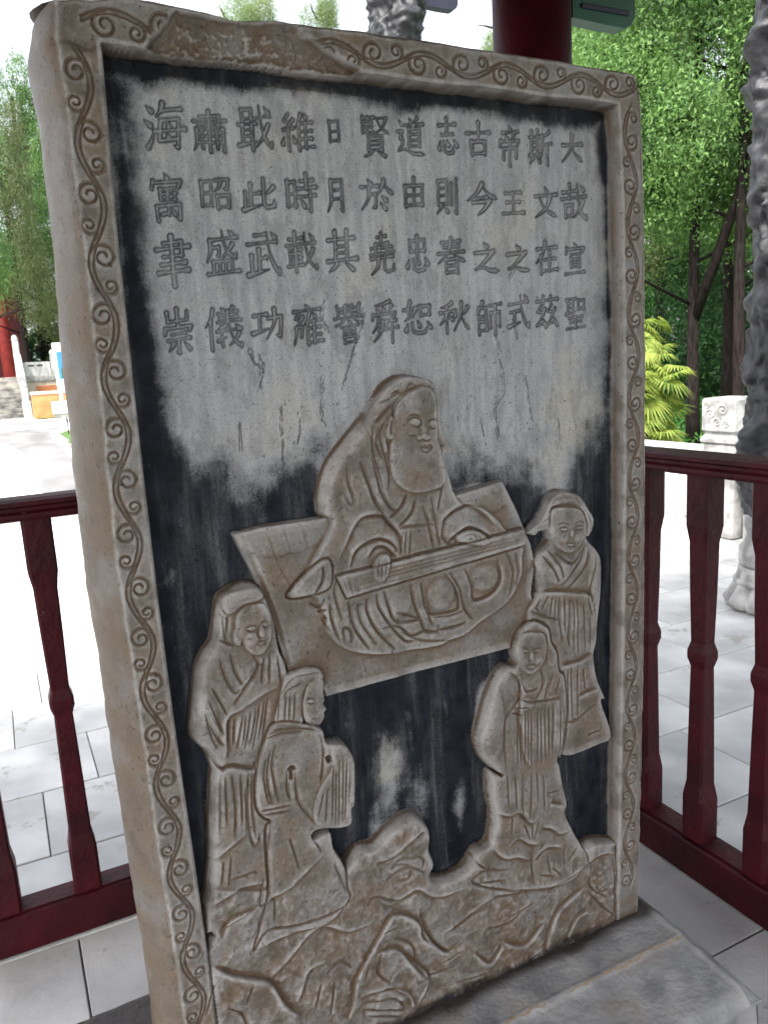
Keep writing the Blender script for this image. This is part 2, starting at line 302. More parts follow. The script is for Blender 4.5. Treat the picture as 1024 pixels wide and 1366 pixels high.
('G',0.0016,0.003,0.7,[452.0,1162.7,475.4,1169.5]),
('G',0.0016,0.003,0.7,[459.0,1153.8,433.0,1132.3,421.1,1123.2]),
('G',0.0016,0.003,0.7,[463.0,1155.2,442.8,1138.2,424.8,1122.0]),
('G',0.0016,0.003,0.7,[469.1,1161.5,460.8,1152.0,456.1,1137.2,457.4,1126.9]),
('G',0.0016,0.003,0.7,[430.7,1154.2,453.7,1159.2]),
('G',0.0016,0.003,0.7,[483.3,1173.2,493.6,1183.5,504.9,1176.0]),
('G',0.0016,0.003,0.7,[497.9,1190.0,513.1,1182.3]),
('G',0.003,0.003,0.2,[487.8,1183.9,493.5,1181.8,497.5,1183.3]),
('G',0.003,0.003,0.2,[474.3,1183.0,477.1,1182.0]),
('G',0.003,0.003,0.2,[513.1,1182.3,520.9,1180.1,525.0,1183.3]),
('G',0.003,0.003,0.2,[532.7,1177.7,538.4,1172.1]),
('G',0.003,0.003,0.2,[460.1,1170.5,471.6,1171.4]),
('G',0.003,0.003,0.2,[505.6,1187.8,507.2,1182.7]),
('R','ear',0.0325,0.029,0.004,0.0,0.02,0.0,1,[450.6,1130.9,457.1,1128.7,458.1,1113.4,455.0,1094.9,445.4,1094.1,441.5,1101.3,443.7,1112.9]),
('G',0.0018,0.003,1.0,[455.4,1127.1,450.8,1113.9,450.9,1100.3]),
('G',0.002,0.0034,1.0,[419.1,1120.0,416.5,1096.7,417.6,1071.1,423.4,1044.9,430.6,1009.5]),
('G',0.002,0.0034,1.0,[427.9,1112.5,422.9,1092.7,428.9,1070.0,435.0,1060.8]),
('G',0.002,0.0034,1.0,[434.5,1111.9,431.3,1091.9,436.5,1069.2,443.8,1034.0,440.2,1008.3]),
('G',0.002,0.0034,1.0,[442.8,1094.2,444.6,1076.9]),
('G',0.002,0.0034,1.0,[392.7,1061.9,400.5,1040.6,411.2,1004.4]),
('G',0.002,0.0034,1.0,[439.9,1121.6,429.4,1105.6,426.6,1092.3]),
('R','collar_flap',0.026,0.01,0.003,0.0,0.02,0.0,1,[544.7,1095.0,556.4,1083.3,570.1,1066.8,568.6,1058.9,559.2,1057.2,551.3,1057.1,549.4,1068.0,544.0,1080.9]),
('G',0.0035,0.012,0.6,[555.8,1049.6,563.3,1021.8,570.7,989.9]),
('R','carved_zither',0.0325,0.022,0.0022,0.0,0.02,0.0,0,[335.0,877.5,715.2,902.0,720.6,870.9,351.8,836.1]),
('G',0.0011,0.0014,0.6,[364.7,869.6,703.8,890.5]),
('G',0.0011,0.0014,0.6,[366.4,862.8,706.3,883.9]),
('G',0.0011,0.0014,0.6,[368.0,855.6,708.7,878.2]),
('G',0.0011,0.0014,0.6,[362.2,846.5,712.7,867.8]),
('G',0.0011,0.0014,0.6,[352.6,878.6,363.4,839.0]),
('G',0.0011,0.0014,0.6,[344.0,878.0,356.0,837.5]),
('R','hand',0.036,0.028,0.005,0.0,0.02,0.0,1,[567.8,912.3,586.3,917.5,609.3,914.9,627.6,903.3,636.5,889.8,622.1,883.9,598.9,889.5,585.3,895.7,571.7,899.8]),
('G',0.0013,0.0025,0.8,[585.9,909.6,602.1,909.2,609.5,898.0,599.2,895.6]),
('G',0.0013,0.0025,0.8,[590.1,901.0,599.5,902.7]),
('G',0.0013,0.0025,0.8,[611.3,907.8,620.1,894.3]),
('G',0.0013,0.0025,0.8,[618.4,908.8,629.7,896.9]),
('R','hand',0.036,0.028,0.005,0.0,0.02,0.0,1,[402.0,864.5,404.5,888.5,415.4,900.9,428.7,900.8,434.7,889.6,431.3,871.7,423.6,856.6,412.3,853.6]),
('G',0.0013,0.0025,0.8,[409.8,863.1,410.6,887.5,418.4,898.4]),
('G',0.0013,0.0025,0.8,[415.7,858.0,418.6,888.2]),
('G',0.0013,0.0025,0.8,[422.9,860.0,425.8,891.1]),
('R','carved_attendant',0.027,0.0,0.006,0.003,0.03,0.014,1,[137.7,875.9,157.1,888.4,182.1,891.7,203.3,884.1,213.9,861.5,223.5,824.4,228.6,771.3,238.4,732.6,229.6,630.2,204.2,568.8,193.2,443.8,180.5,430.0,169.4,354.7,109.2,354.7,62.4,363.9,69.0,388.7,80.3,447.6,85.1,508.0,93.5,570.9,83.0,482.0,94.8,568.2,99.5,600.0,91.1,628.9,72.1,659.7,78.2,703.8,87.1,746.1,92.5,770.0,105.3,792.2,120.7,810.8,130.6,849.4]),
('R','headcloth',0.0325,0.027,0.005,0.002,0.02,0.0,1,[143.8,876.1,155.7,883.2,176.7,884.9,198.3,883.1,209.5,867.5,196.2,859.9,175.8,859.1,156.3,848.2,145.4,851.6,141.7,864.1]),
('R','head',0.0315,0.024,0.008,0.004,0.02,0.0,1,[160.9,844.6,176.0,857.3,196.4,859.0,211.7,853.5,218.9,833.0,218.3,800.9,209.0,780.2,197.9,771.3,183.8,772.9,172.3,785.1,165.5,802.5,158.2,816.8]),
('R','ear',0.0315,0.026,0.003,0.0,0.02,0.0,1,[157.1,821.7,165.5,821.6,168.5,811.4,166.1,796.0,159.2,795.0,154.0,805.0]),
('G',0.0016,0.0024,0.5,[174.6,821.8,184.2,823.6,193.3,819.8]),
('G',0.0016,0.0024,0.5,[198.4,823.9,206.7,827.0,214.1,820.7]),
('G',0.0016,0.0024,0.5,[175.9,818.4,183.9,813.5,192.3,816.2]),
('G',0.0016,0.0024,0.5,[201.3,820.1,208.2,816.1,214.2,818.1]),
('G',0.0016,0.0024,0.5,[189.2,792.2,196.8,788.3,205.9,790.8]),
('G',0.0016,0.0024,0.5,[196.6,821.1,192.6,805.9,199.5,800.6,206.1,803.0]),
('G',0.0016,0.0024,0.5,[191.2,796.6,206.9,794.8]),
('B',200.3,809.1,5.599999999999994,12.600000000000023,0.0025,0),
('B',183.8,819.9,8.699999999999989,3.7999999999999545,0.0014,0),
('B',209.2,820.1,6.900000000000006,3.800000000000068,0.0014,0),
('B',196.9,789.5,9.400000000000006,3.1000000000000227,0.0014,0),
('B',182.2,801.7,12.400000000000006,12.600000000000023,0.002,0),
('G',0.0025,0.004,1.0,[141.7,848.0,141.7,816.7,144.4,797.1]),
('G',0.0025,0.004,1.0,[149.2,846.5,144.7,816.0]),
('G',0.0025,0.004,1.0,[131.9,809.3,156.5,794.5]),
('G',0.0025,0.0035,1.0,[182.6,772.0,190.5,748.1,163.4,718.8,145.6,697.2]),
('G',0.0025,0.0035,1.0,[129.1,781.5,136.2,744.8,149.1,717.5,158.3,721.7]),
('G',0.0025,0.0035,1.0,[147.7,783.7,152.3,750.6,162.7,728.1]),
('G',0.0025,0.0035,1.0,[186.5,745.8,144.0,696.9]),
('G',0.0025,0.0035,1.0,[211.1,769.5,206.5,718.1]),
('G',0.0025,0.0035,1.0,[201.1,765.3,193.9,721.2]),
('G',0.0025,0.0035,1.0,[223.9,766.7,225.8,713.4]),
('S',0.012,0.005,0.8,[222.3,710.9,192.1,701.8,158.8,687.2,133.3,676.8,127.8,626.3,121.6,611.5]),
('G',0.0022,0.0035,1.0,[157.9,677.6,143.1,621.9]),
('G',0.0022,0.0035,1.0,[170.9,680.8,155.5,618.4]),
('G',0.0022,0.0035,1.0,[187.8,689.7,168.0,614.8]),
('G',0.0022,0.0035,1.0,[201.5,697.8,185.0,623.5]),
('G',0.0022,0.0035,1.0,[145.0,674.4,138.2,630.0]),
('G',0.0022,0.0035,1.0,[162.5,676.4,153.0,625.8]),
('G',0.0022,0.0035,1.0,[180.6,681.6,163.9,622.7]),
('G',0.0022,0.0035,1.0,[196.3,694.1,179.0,628.6]),
('G',0.0022,0.0035,1.0,[132.7,677.0,127.8,626.3]),
('G',0.0022,0.0035,1.0,[88.8,637.5,112.5,597.6,131.1,595.4,164.9,581.2,173.1,593.1,188.2,622.6,202.8,638.8]),
('G',0.0022,0.0035,1.0,[113.8,734.3,133.4,684.0]),
('G',0.0022,0.0035,1.0,[105.9,717.0,117.1,675.3,126.9,649.7]),
('G',0.0022,0.0035,1.0,[102.1,679.3,114.2,646.7,125.3,633.0]),
('G',0.0022,0.0035,1.0,[98.1,699.7,103.2,659.5,112.6,630.7]),
('S',0.01,0.006,0.8,[88.6,635.9,112.3,596.0,131.0,594.7,164.9,581.2,174.1,592.8]),
('G',0.0028,0.003,1.0,[158.3,579.8,144.7,462.3]),
('G',0.0028,0.003,1.0,[164.6,577.9,158.2,515.5,160.0,457.0]),
('G',0.0028,0.003,1.0,[113.3,590.0,101.2,477.4]),
('G',0.0028,0.003,1.0,[130.1,585.6,131.9,530.9,125.3,469.0]),
('G',0.0028,0.003,1.0,[145.6,580.9,139.9,486.9]),
('G',0.0028,0.003,1.0,[120.3,581.9,115.0,495.3]),
('B',102.1,679.3,18.0,50.69999999999993,0.005,0),
('B',164.8,649.2,25.19999999999999,39.10000000000002,0.004,0),
('B',192.5,741.2,18.900000000000006,19.300000000000068,-0.003,0),
('R','carved_attendant_front',0.0315,0.012,0.006,0.003,0.03,0.0,1,[203.2,649.5,229.6,649.1,255.7,638.1,275.6,629.9,291.8,615.1,296.9,590.9,324.8,583.1,341.1,558.8,344.5,528.9,339.9,464.6,333.9,459.1,331.8,430.2,313.1,425.4,277.7,435.3,260.0,436.2,259.0,423.5,289.2,427.6,294.4,392.2,311.8,352.0,311.4,312.9,314.7,291.8,289.5,276.9,219.4,278.0,162.0,289.4,135.7,264.6,149.8,299.2,166.6,339.8,174.1,374.5,176.6,466.0,186.6,480.8,175.9,491.3,164.8,514.1,166.9,554.8,175.3,593.1,187.8,623.4]),
('R','hair',0.033,0.024,0.005,0.002,0.02,0.0,1,[230.5,723.3,239.3,729.5,251.1,731.7,269.6,732.0,284.8,730.5,294.5,723.2,298.8,712.0,295.5,706.0,281.1,706.1,267.8,700.9,260.7,685.7,256.9,659.5,256.8,637.4,241.6,638.0,215.6,646.7,208.2,655.5,213.1,674.3,219.3,689.4]),
('R','head',0.0345,0.02,0.007,0.003,0.02,0.0,1,[262.7,695.9,268.5,704.6,281.0,711.7,294.0,712.0,299.1,697.2,296.7,684.1,297.7,670.2,295.7,663.1,300.4,652.2,295.6,648.0,296.4,641.2,292.1,634.4,284.6,627.4,270.9,629.0,258.4,643.3,255.9,670.6]),
('G',0.0016,0.0024,0.5,[263.2,678.7,271.8,680.6,279.9,674.5]),
('G',0.0016,0.0024,0.5,[286.6,672.8,293.6,672.7]),
('G',0.0016,0.0024,0.5,[272.3,643.9,280.6,640.0,289.3,640.4]),
('G',0.0016,0.0024,0.5,[282.3,673.9,285.3,655.9,280.6,653.1]),
('G',0.0016,0.0024,0.5,[264.6,674.9,271.6,669.7,278.6,671.4]),
('B',284.6,659.6,4.699999999999989,10.800000000000068,0.0025,0),
('B',272.1,675.7,6.699999999999989,3.300000000000068,0.0014,0),
('G',0.0018,0.003,0.7,[245.6,730.0,289.2,727.1]),
('G',0.0018,0.003,0.7,[248.3,722.7,292.2,720.7]),
('G',0.0018,0.003,0.7,[260.7,709.7,233.4,703.0,225.5,688.2]),
('G',0.0018,0.003,0.7,[231.5,700.1,223.7,648.3]),
('G',0.0018,0.003,0.7,[237.4,691.9,232.1,649.5]),
('G',0.0018,0.003,0.7,[219.0,689.9,212.4,651.4]),
('G',0.0018,0.003,0.7,[246.1,696.5,240.2,645.6]),
('G',0.0018,0.003,0.7,[248.3,722.7,234.2,712.8,222.8,695.6]),
('G',0.0024,0.0036,1,[193.0,632.7,214.8,636.8,254.4,629.4,282.7,617.6]),
('G',0.0024,0.0036,1,[189.3,627.0,217.6,631.0,254.0,624.4]),
('G',0.0024,0.0036,1,[235.2,562.3,234.3,527.6,237.4,498.4,260.9,454.8]),
('G',0.0024,0.0036,1,[222.0,566.2,219.1,532.3,223.0,506.6]),
('G',0.0024,0.0036,1,[197.4,607.8,186.5,559.7,191.9,509.6]),
('G',0.0024,0.0036,1,[188.5,593.3,181.7,561.2,186.4,511.3]),
('G',0.0024,0.0036,1,[170.1,505.5,223.1,499.5]),
('G',0.0024,0.0036,1,[172.6,496.7,222.4,490.9]),
('G',0.0024,0.0036,1,[206.3,615.4,196.0,574.0,203.6,509.3]),
('G',0.0024,0.0036,1,[283.9,611.0,288.6,581.7,278.5,520.9]),
('G',0.005,0.008,1,[223.4,562.4,230.5,566.5,234.9,558.9]),
('G',0.005,0.008,1,[228.6,564.3,227.5,543.7]),
('R','carried_bundle',0.035,0.028,0.005,0.0,0.02,0.0,1,[301.6,578.8,323.3,583.3,339.6,559.0,343.0,531.0,337.4,467.2,330.5,458.4,329.7,432.8,311.8,428.6,280.1,438.6,260.5,459.7,267.3,500.5,287.2,529.9,299.0,544.2]),
('G',0.0018,0.003,1,[303.9,556.5,293.3,440.9]),
('G',0.0018,0.003,1,[314.9,560.4,305.6,436.7]),
('G',0.0018,0.003,1,[328.9,556.3,316.5,436.7]),
('G',0.0018,0.003,1,[282.2,506.0,269.0,463.5]),
('G',0.0018,0.003,1,[321.9,558.3,312.2,438.2]),
('G',0.0018,0.003,1,[334.5,533.1,326.3,470.2]),
('G',0.0018,0.003,1,[308.0,541.0,299.2,438.9]),
('G',0.0018,0.003,1,[289.7,510.8,281.0,445.0]),
('G',0.006,0.01,0.5,[293.3,569.3,299.3,555.1]),
('G',0.006,0.01,0.5,[294.6,563.6,301.4,559.8]),
('G',0.0024,0.0034,1.0,[186.2,480.2,174.3,410.8,174.9,368.6]),
('G',0.0024,0.0034,1.0,[180.5,342.8,176.5,296.8]),
('G',0.0024,0.0034,1.0,[154.5,553.4,150.1,474.3,155.9,445.0,165.0,450.9,165.7,468.0]),
('G',0.0024,0.0034,1.0,[166.4,381.1,154.7,338.7,172.0,336.7]),
('G',0.0024,0.0034,1.0,[135.9,284.9,151.0,307.2,162.8,330.9]),
('G',0.0024,0.0034,1.0,[150.4,554.6,146.0,475.7]),
('G',0.0024,0.0034,1.0,[215.8,442.5,228.2,377.0]),
('G',0.0024,0.0034,1.0,[251.5,439.6,270.9,394.9]),
('S',0.014,0.005,0.8,[275.1,388.6,208.0,351.3,176.2,343.6,172.0,336.7]),
('S',0.012,0.005,0.8,[312.9,291.5,274.7,262.0,200.8,267.5,138.4,264.8]),
('S',0.012,0.004,0.8,[149.0,472.4,118.3,458.2,92.2,444.2,80.1,445.0]),
('S',0.012,0.004,0.8,[165.5,371.2,123.2,378.0,72.1,365.8]),
('G',0.0022,0.003,1.0,[108.4,398.3,155.0,398.4]),
('G',0.0022,0.003,1.0,[83.2,311.5,114.1,326.8,149.3,336.2]),
('G',0.0022,0.003,1.0,[103.8,436.4,95.5,394.1]),
('G',0.0022,0.003,1.0,[116.7,440.8,107.5,389.5]),
('G',0.0022,0.003,1.0,[311.2,302.1,303.3,324.9,292.3,368.0]),
('R','carved_attendant_tall',0.027,0.0,0.006,0.003,0.03,0.004,1,[745.4,808.9,738.4,833.7,754.2,850.4,775.3,864.2,775.8,885.5,752.7,888.9,742.3,882.8,726.3,888.6,724.5,895.2,753.3,910.8,764.9,925.1,785.1,954.0,811.3,962.1,849.2,948.0,870.5,919.4,885.5,895.5,879.7,872.2,865.9,861.1,890.4,833.9,901.4,808.9,900.8,750.2,892.3,687.7,888.4,642.2,881.3,615.8,888.8,567.0,910.4,513.9,899.8,510.8,925.7,429.3,886.1,417.3,795.0,421.1,774.8,501.6,766.2,596.2,726.7,694.8,717.8,740.4,747.0,774.0]),
('R','hair',0.031,0.026,0.004,0.001,0.02,0.0,1,[763.3,925.9,781.9,952.8,808.0,960.0,843.7,947.1,864.8,920.7,879.3,897.0,875.2,875.8,865.2,865.0,861.3,899.5,844.4,924.3,802.3,934.2,778.9,932.2,773.0,903.5,773.3,892.9,749.8,894.2,725.4,890.3,723.5,895.6,751.2,910.0]),
('R','head',0.0315,0.024,0.008,0.004,0.022,0.0,1,[779.5,930.1,801.8,932.6,844.0,923.6,859.8,899.8,862.2,873.4,842.8,845.8,816.9,837.7,790.7,851.9,777.6,873.2,773.2,903.6]),
('G',0.0014,0.0024,0.4,[794.3,890.9,804.9,892.8,815.3,887.0]),
('G',0.0014,0.0024,0.4,[831.3,888.1,842.0,890.0,852.8,885.8]),
('G',0.0014,0.0024,0.4,[795.8,888.1,805.2,883.3,814.7,884.5]),
('G',0.0014,0.0024,0.4,[831.8,885.4,842.4,881.3,852.2,883.3]),
('G',0.0014,0.0024,0.4,[809.5,858.6,821.7,857.5,833.4,856.6]),
('G',0.0014,0.0024,0.4,[811.0,855.7,822.6,851.3,832.3,854.1]),
('G',0.0014,0.0024,0.4,[822.2,887.7,817.7,873.3,825.6,869.1]),
('G',0.0014,0.0024,0.4,[789.3,898.9,805.0,900.5,818.1,894.3]),
('G',0.0014,0.0024,0.4,[831.4,895.8,844.8,897.4,855.6,892.4]),
('B',822.0,876.9,5.899999999999977,10.299999999999955,0.0025,0),
('B',805.3,887.6,10.5,3.3999999999999773,0.0014,0),
('B',842.0,885.7,10.700000000000045,3.5,0.0014,0),
('B',821.6,854.9,10.699999999999932,3.3999999999999773,0.0016,0),
('B',804.4,871.0,13.700000000000045,10.299999999999955,0.0016,0),
('B',841.7,866.6,12.899999999999977,10.399999999999977,0.0016,0),
('G',0.0018,0.003,0.8,[771.8,924.6,792.7,934.5,824.1,933.7,850.6,925.9]),
('G',0.0018,0.003,0.8,[782.5,944.2,803.4,949.9,829.6,946.6]),
('G',0.0018,0.003,0.8,[745.8,907.3,771.5,912.0]),
('G',0.0018,0.003,0.8,[740.5,897.5,771.2,901.5]),
('G',0.0018,0.003,0.8,[864.0,912.0,874.6,888.8]),
('G',0.0018,0.003,0.8,[803.6,958.3,819.0,943.7]),
('G',0.0018,0.003,0.8,[793.0,951.3,782.4,940.0]),
('G',0.0018,0.003,0.8,[835.0,948.0,845.4,931.7]),
('G',0.0025,0.004,1.0,[785.5,845.9,812.5,823.3,833.8,816.3,857.6,843.2]),
('G',0.0025,0.004,1.0,[861.5,851.3,844.6,814.5,799.8,773.8]),
('G',0.0025,0.004,1.0,[872.3,840.0,859.8,803.1,815.7,765.6]),
('G',0.0025,0.004,1.0,[765.0,857.8,795.5,821.8,805.5,790.4]),
('G',0.0025,0.004,1.0,[754.4,846.7,779.6,816.7,794.7,783.5]),
('G',0.0025,0.004,1.0,[881.8,799.3,871.3,756.3,878.2,727.9]),
('G',0.0025,0.004,1.0,[887.7,825.1,881.7,790.4]),
('G',0.0025,0.004,1.0,[744.8,774.3,804.9,764.1,864.6,747.6]),
('G',0.002,0.0036,1.0,[767.8,762.2,751.6,738.1]),
('G',0.002,0.0036,1.0,[778.3,760.2,772.1,720.8]),
('G',0.002,0.0036,1.0,[794.1,757.2,793.1,708.6,801.8,661.8]),
('G',0.002,0.0036,1.0,[820.8,752.2,815.1,677.1,819.0,649.0]),
('G',0.002,0.0036,1.0,[837.0,744.7,840.6,625.9]),
('G',0.002,0.0036,1.0,[853.3,732.6,858.5,626.5]),
('G',0.002,0.0036,1.0,[864.5,744.0,876.3,700.9]),
('G',0.002,0.0036,1.0,[725.8,739.7,761.6,721.6,798.4,706.6]),
('G',0.002,0.0036,1.0,[736.3,746.3,746.3,735.6]),
('G',0.002,0.0036,1.0,[749.5,759.1,738.7,741.5]),
('G',0.002,0.0036,1.0,[807.3,750.3,805.9,679.0]),
('G',0.002,0.0036,1.0,[828.9,746.3,828.7,637.7]),
('G',0.002,0.0036,1.0,[881.0,727.3,886.3,689.8]),
('G',0.002,0.0036,1.0,[869.6,702.3,871.5,628.2]),
('G',0.002,0.0036,1.0,[786.2,758.7,782.6,715.2]),
('S',0.012,0.005,0.8,[744.8,774.3,805.0,764.9,864.6,748.5,875.5,728.4]),
('S',0.012,0.006,0.8,[796.5,613.0,840.4,612.1,879.9,621.7]),
('G',0.0022,0.0034,1.0,[821.1,611.9,821.8,495.0]),
('G',0.0022,0.0034,1.0,[837.7,612.7,835.7,491.3]),
('G',0.0022,0.0034,1.0,[821.8,494.1,835.7,490.4]),
('G',0.0022,0.0034,1.0,[794.1,496.7,827.3,487.9,861.4,502.7,885.6,510.8]),
('G',0.0022,0.0034,1.0,[860.7,450.0,896.6,450.9]),
('G',0.0022,0.0034,1.0,[804.2,588.2,811.0,512.0,798.2,425.4]),
('G',0.0022,0.0034,1.0,[851.4,595.6,856.3,547.6]),
('G',0.0022,0.0034,1.0,[812.7,604.6,813.6,501.9]),
('S',0.01,0.004,0.8,[839.3,536.7,861.9,541.5,891.7,543.6]),
('B',881.6,781.4,16.799999999999955,54.10000000000002,0.004,0),
('B',795.0,801.0,32.0,21.799999999999955,0.003,0),
('B',820.0,703.2,38.299999999999955,36.10000000000002,0.003,0),
('R','carved_attendant_short',0.0305,0.004,0.006,0.003,0.025,0.006,1,[671.5,641.2,689.2,642.4,685.3,678.4,699.9,705.9,724.8,720.4,746.4,714.7,766.9,696.3,773.1,668.2,787.0,642.6,790.5,606.3,803.8,588.5,807.8,513.0,792.3,427.3,783.6,410.7,784.5,424.4,793.3,366.9,804.8,313.6,799.3,294.6,819.0,249.3,835.8,216.3,850.4,183.6,844.8,159.5,775.2,146.4,741.5,150.1,644.9,180.9,572.4,222.9,585.0,235.9,603.4,237.7,585.4,258.5,579.2,274.9,587.1,283.4,614.6,287.8,623.1,307.6,627.6,345.5,622.9,380.6,625.0,435.2,648.4,423.0,627.8,442.1,605.1,472.4,599.2,510.0,610.8,551.2,624.8,591.8,651.0,629.3]),
('R','hair',0.033,0.028,0.004,0.0,0.02,0.0,1,[698.1,707.0,722.9,719.3,743.4,714.2,764.9,695.6,769.6,669.7,783.9,644.1,779.2,622.5,763.1,621.7,758.6,654.2,757.4,687.9,732.7,699.7,703.0,701.6,691.4,686.6]),
('R','head',0.0345,0.024,0.008,0.003,0.02,0.0,1,[688.2,685.6,701.9,702.2,731.6,700.4,755.2,688.8,759.5,650.0,746.2,626.1,719.8,614.4,699.6,628.0,687.3,656.5]),
('G',0.0014,0.0024,0.5,[697.7,670.2,707.9,671.0,716.5,664.7]),
('G',0.0014,0.0024,0.5,[723.2,664.1,733.6,666.3,743.9,661.3]),
('G',0.0014,0.0024,0.5,[698.1,667.0,708.2,662.2,716.4,662.5]),
('G',0.0014,0.0024,0.5,[724.6,661.2,734.9,657.1,743.3,658.8]),
('G',0.0014,0.0024,0.5,[708.4,635.6,719.8,635.6,732.6,630.9]),
('G',0.0014,0.0024,0.5,[709.4,633.6,720.5,625.6,732.0,629.2]),
('G',0.0014,0.0024,0.5,[718.5,663.4,714.0,648.9,722.6,643.0]),
('G',0.0014,0.0024,0.5,[730.0,629.7,743.2,635.6]),
('G',0.0014,0.0024,0.5,[695.3,675.1,710.6,674.8]),
('B',720.2,650.6,6.199999999999932,11.399999999999977,0.0025,0),
('B',707.8,665.8,10.200000000000045,3.5,0.0014,0),
('B',733.4,661.0,10.399999999999977,3.6000000000000227,0.0014,0),
('B',719.7,632.1,10.299999999999955,4.0,0.0018,0),
('B',704.6,646.6,11.299999999999955,8.800000000000068,0.0016,0),
('B',738.0,639.0,11.5,8.899999999999977,0.0016,0),
('G',0.0022,0.0036,1.0,[666.5,634.2,691.2,612.9,696.6,591.5,695.0,573.0,668.6,549.2,654.9,521.3,658.7,412.2]),
('G',0.0022,0.0036,1.0,[695.0,573.0,720.5,557.5,795.2,547.8]),
('G',0.0022,0.0036,1.0,[688.9,543.0,685.4,434.8]),
('G',0.0022,0.0036,1.0,[704.4,543.5,703.5,429.5]),
('G',0.0022,0.0036,1.0,[719.9,535.8,716.5,420.0]),
('G',0.0022,0.0036,1.0,[735.8,539.9,732.7,425.5]),
('G',0.0022,0.0036,1.0,[751.6,535.8,752.1,424.6]),
('G',0.0022,0.0036,1.0,[773.3,544.1,768.1,434.1]),
('G',0.0022,0.0036,1.0,[789.6,540.9,787.1,423.8]),
('G',0.0022,0.0036,1.0,[696.6,541.9,693.3,437.1]),
('G',0.0022,0.0036,1.0,[743.6,534.2,741.2,423.0]),
('G',0.0022,0.0036,1.0,[762.4,538.6,759.9,431.7]),
('G',0.0022,0.0036,1.0,[712.1,537.8,709.8,427.6]),
('G',0.0022,0.0036,1.0,[696.6,622.8,706.7,584.5,736.9,581.6]),
('G',0.0022,0.0036,1.0,[744.3,620.5,748.7,587.8,731.1,560.3]),
('G',0.0022,0.0036,1.0,[774.7,604.3,757.9,571.9,752.1,555.0]),
('G',0.0022,0.0036,1.0,[790.6,591.4,779.1,557.4]),
('G',0.0022,0.0036,1.0,[674.6,546.7,700.0,535.5]),
('G',0.0022,0.0036,1.0,[681.6,554.8,715.0,548.5]),
('S',0.014,0.004,0.8,[716.5,420.0,701.6,453.3,693.5,524.5,695.0,573.0,696.9,600.4,671.7,637.4]),
('B',633.0,540.7,24.899999999999977,80.30000000000007,0.006,0),
('B',783.0,491.2,16.399999999999977,56.30000000000001,0.003,0),
('R','hand',0.0345,0.03,0.005,0.0,0.02,0.0,1,[683.6,560.5,696.8,570.7,717.4,567.7,727.5,556.1,716.8,545.2,690.9,547.4]),
('G',0.0024,0.0034,1.0,[697.4,415.9,693.4,329.2,710.3,317.9,716.3,410.2]),
('G',0.0024,0.0034,1.0,[729.1,412.0,731.1,342.8]),
('G',0.0024,0.0034,1.0,[744.9,398.7,746.1,317.7]),
('G',0.0024,0.0034,1.0,[778.1,260.0,758.3,272.7,738.7,282.2]),
('G',0.0024,0.0034,1.0,[718.2,251.2,711.3,218.3,713.1,164.1]),
('G',0.0024,0.0034,1.0,[720.4,215.0,743.9,230.3]),
('G',0.0024,0.0034,1.0,[794.1,215.5,789.9,177.7]),
('G',0.0024,0.0034,1.0,[800.4,186.1,832.0,211.3]),
('G',0.0024,0.0034,1.0,[810.5,176.3,813.0,157.0]),
('G',0.0024,0.0034,1.0,[660.1,424.3,660.7,351.3]),
('G',0.0024,0.0034,1.0,[678.5,416.0,679.1,339.6]),
('G',0.0024,0.0034,1.0,[704.2,220.9,717.2,216.2]),
('G',0.0024,0.0034,1.0,[750.3,219.1,755.9,172.1]),
('G',0.0024,0.0034,1.0,[762.9,184.6,782.8,162.1]),
('S',0.01,0.005,0.8,[759.7,330.8,779.4,321.5,800.1,314.8]),
('S',0.012,0.005,0.8,[732.8,310.4,713.1,301.9,694.5,325.4,682.1,335.2,660.1,334.5,628.3,352.9]),
('S',0.01,0.004,0.8,[818.8,251.5,791.4,252.4,778.0,257.0,758.3,275.6,738.6,279.3]),
('S',0.01,0.004,0.8,[731.2,249.0,708.6,256.9,680.3,278.4,657.7,266.6]),
('S',0.012,0.005,0.8,[707.5,219.1,679.0,238.2,647.6,246.6,620.7,276.3]),
('S',0.012,0.005,0.8,[790.7,219.1,757.3,233.9,740.7,233.8,720.6,220.9]),
('G',0.0024,0.003,1.0,[603.8,238.1,631.1,225.7,656.0,218.0]),
('G',0.0024,0.003,1.0,[750.3,354.0,786.7,351.3]),
('G',0.0024,0.003,1.0,[584.6,218.6,645.8,198.4]),
('G',0.0024,0.003,1.0,[729.4,182.0,762.5,166.6]),
('G',0.0024,0.003,1.0,[632.5,343.6,629.5,305.1]),
('G',0.0024,0.003,1.0,[669.4,331.4,664.9,292.9]),
('G',0.0024,0.003,1.0,[697.1,305.0,708.8,266.2]),
('G',0.0024,0.003,1.0,[732.5,298.9,718.5,262.8]),
('G',0.0024,0.003,1.0,[716.3,298.6,714.6,264.2]),
('R','carved_rocks',0.03,0.0,0.01,0.004,0.06,0.002,1,[59.1,294.8,57.0,317.7,60.3,362.2,72.0,384.9,75.7,401.6,111.8,390.2,169.4,366.0,237.0,373.8,291.2,353.8,308.8,347.3,340.6,372.2,371.7,371.6,404.9,391.6,438.0,404.1,465.1,397.8,483.2,373.0,488.7,349.5,486.0,320.5,494.1,290.2,483.1,266.6,508.2,251.7,555.3,253.8,586.4,278.1,621.7,243.7,716.0,203.4,838.0,201.7,873.3,204.6,916.5,191.4,947.4,161.8,952.9,-32.4,997.8,-28.3,437.7,-89.5,-24.8,-93.6,-104.5,155.1]),
('S',0.014,0.006,0.8,[482.4,357.1,469.0,368.7,440.7,358.1,401.6,339.9,369.6,339.8]),
('S',0.012,0.005,0.8,[559.7,219.8,489.4,224.2,445.9,257.5,395.5,245.3,365.1,272.3]),
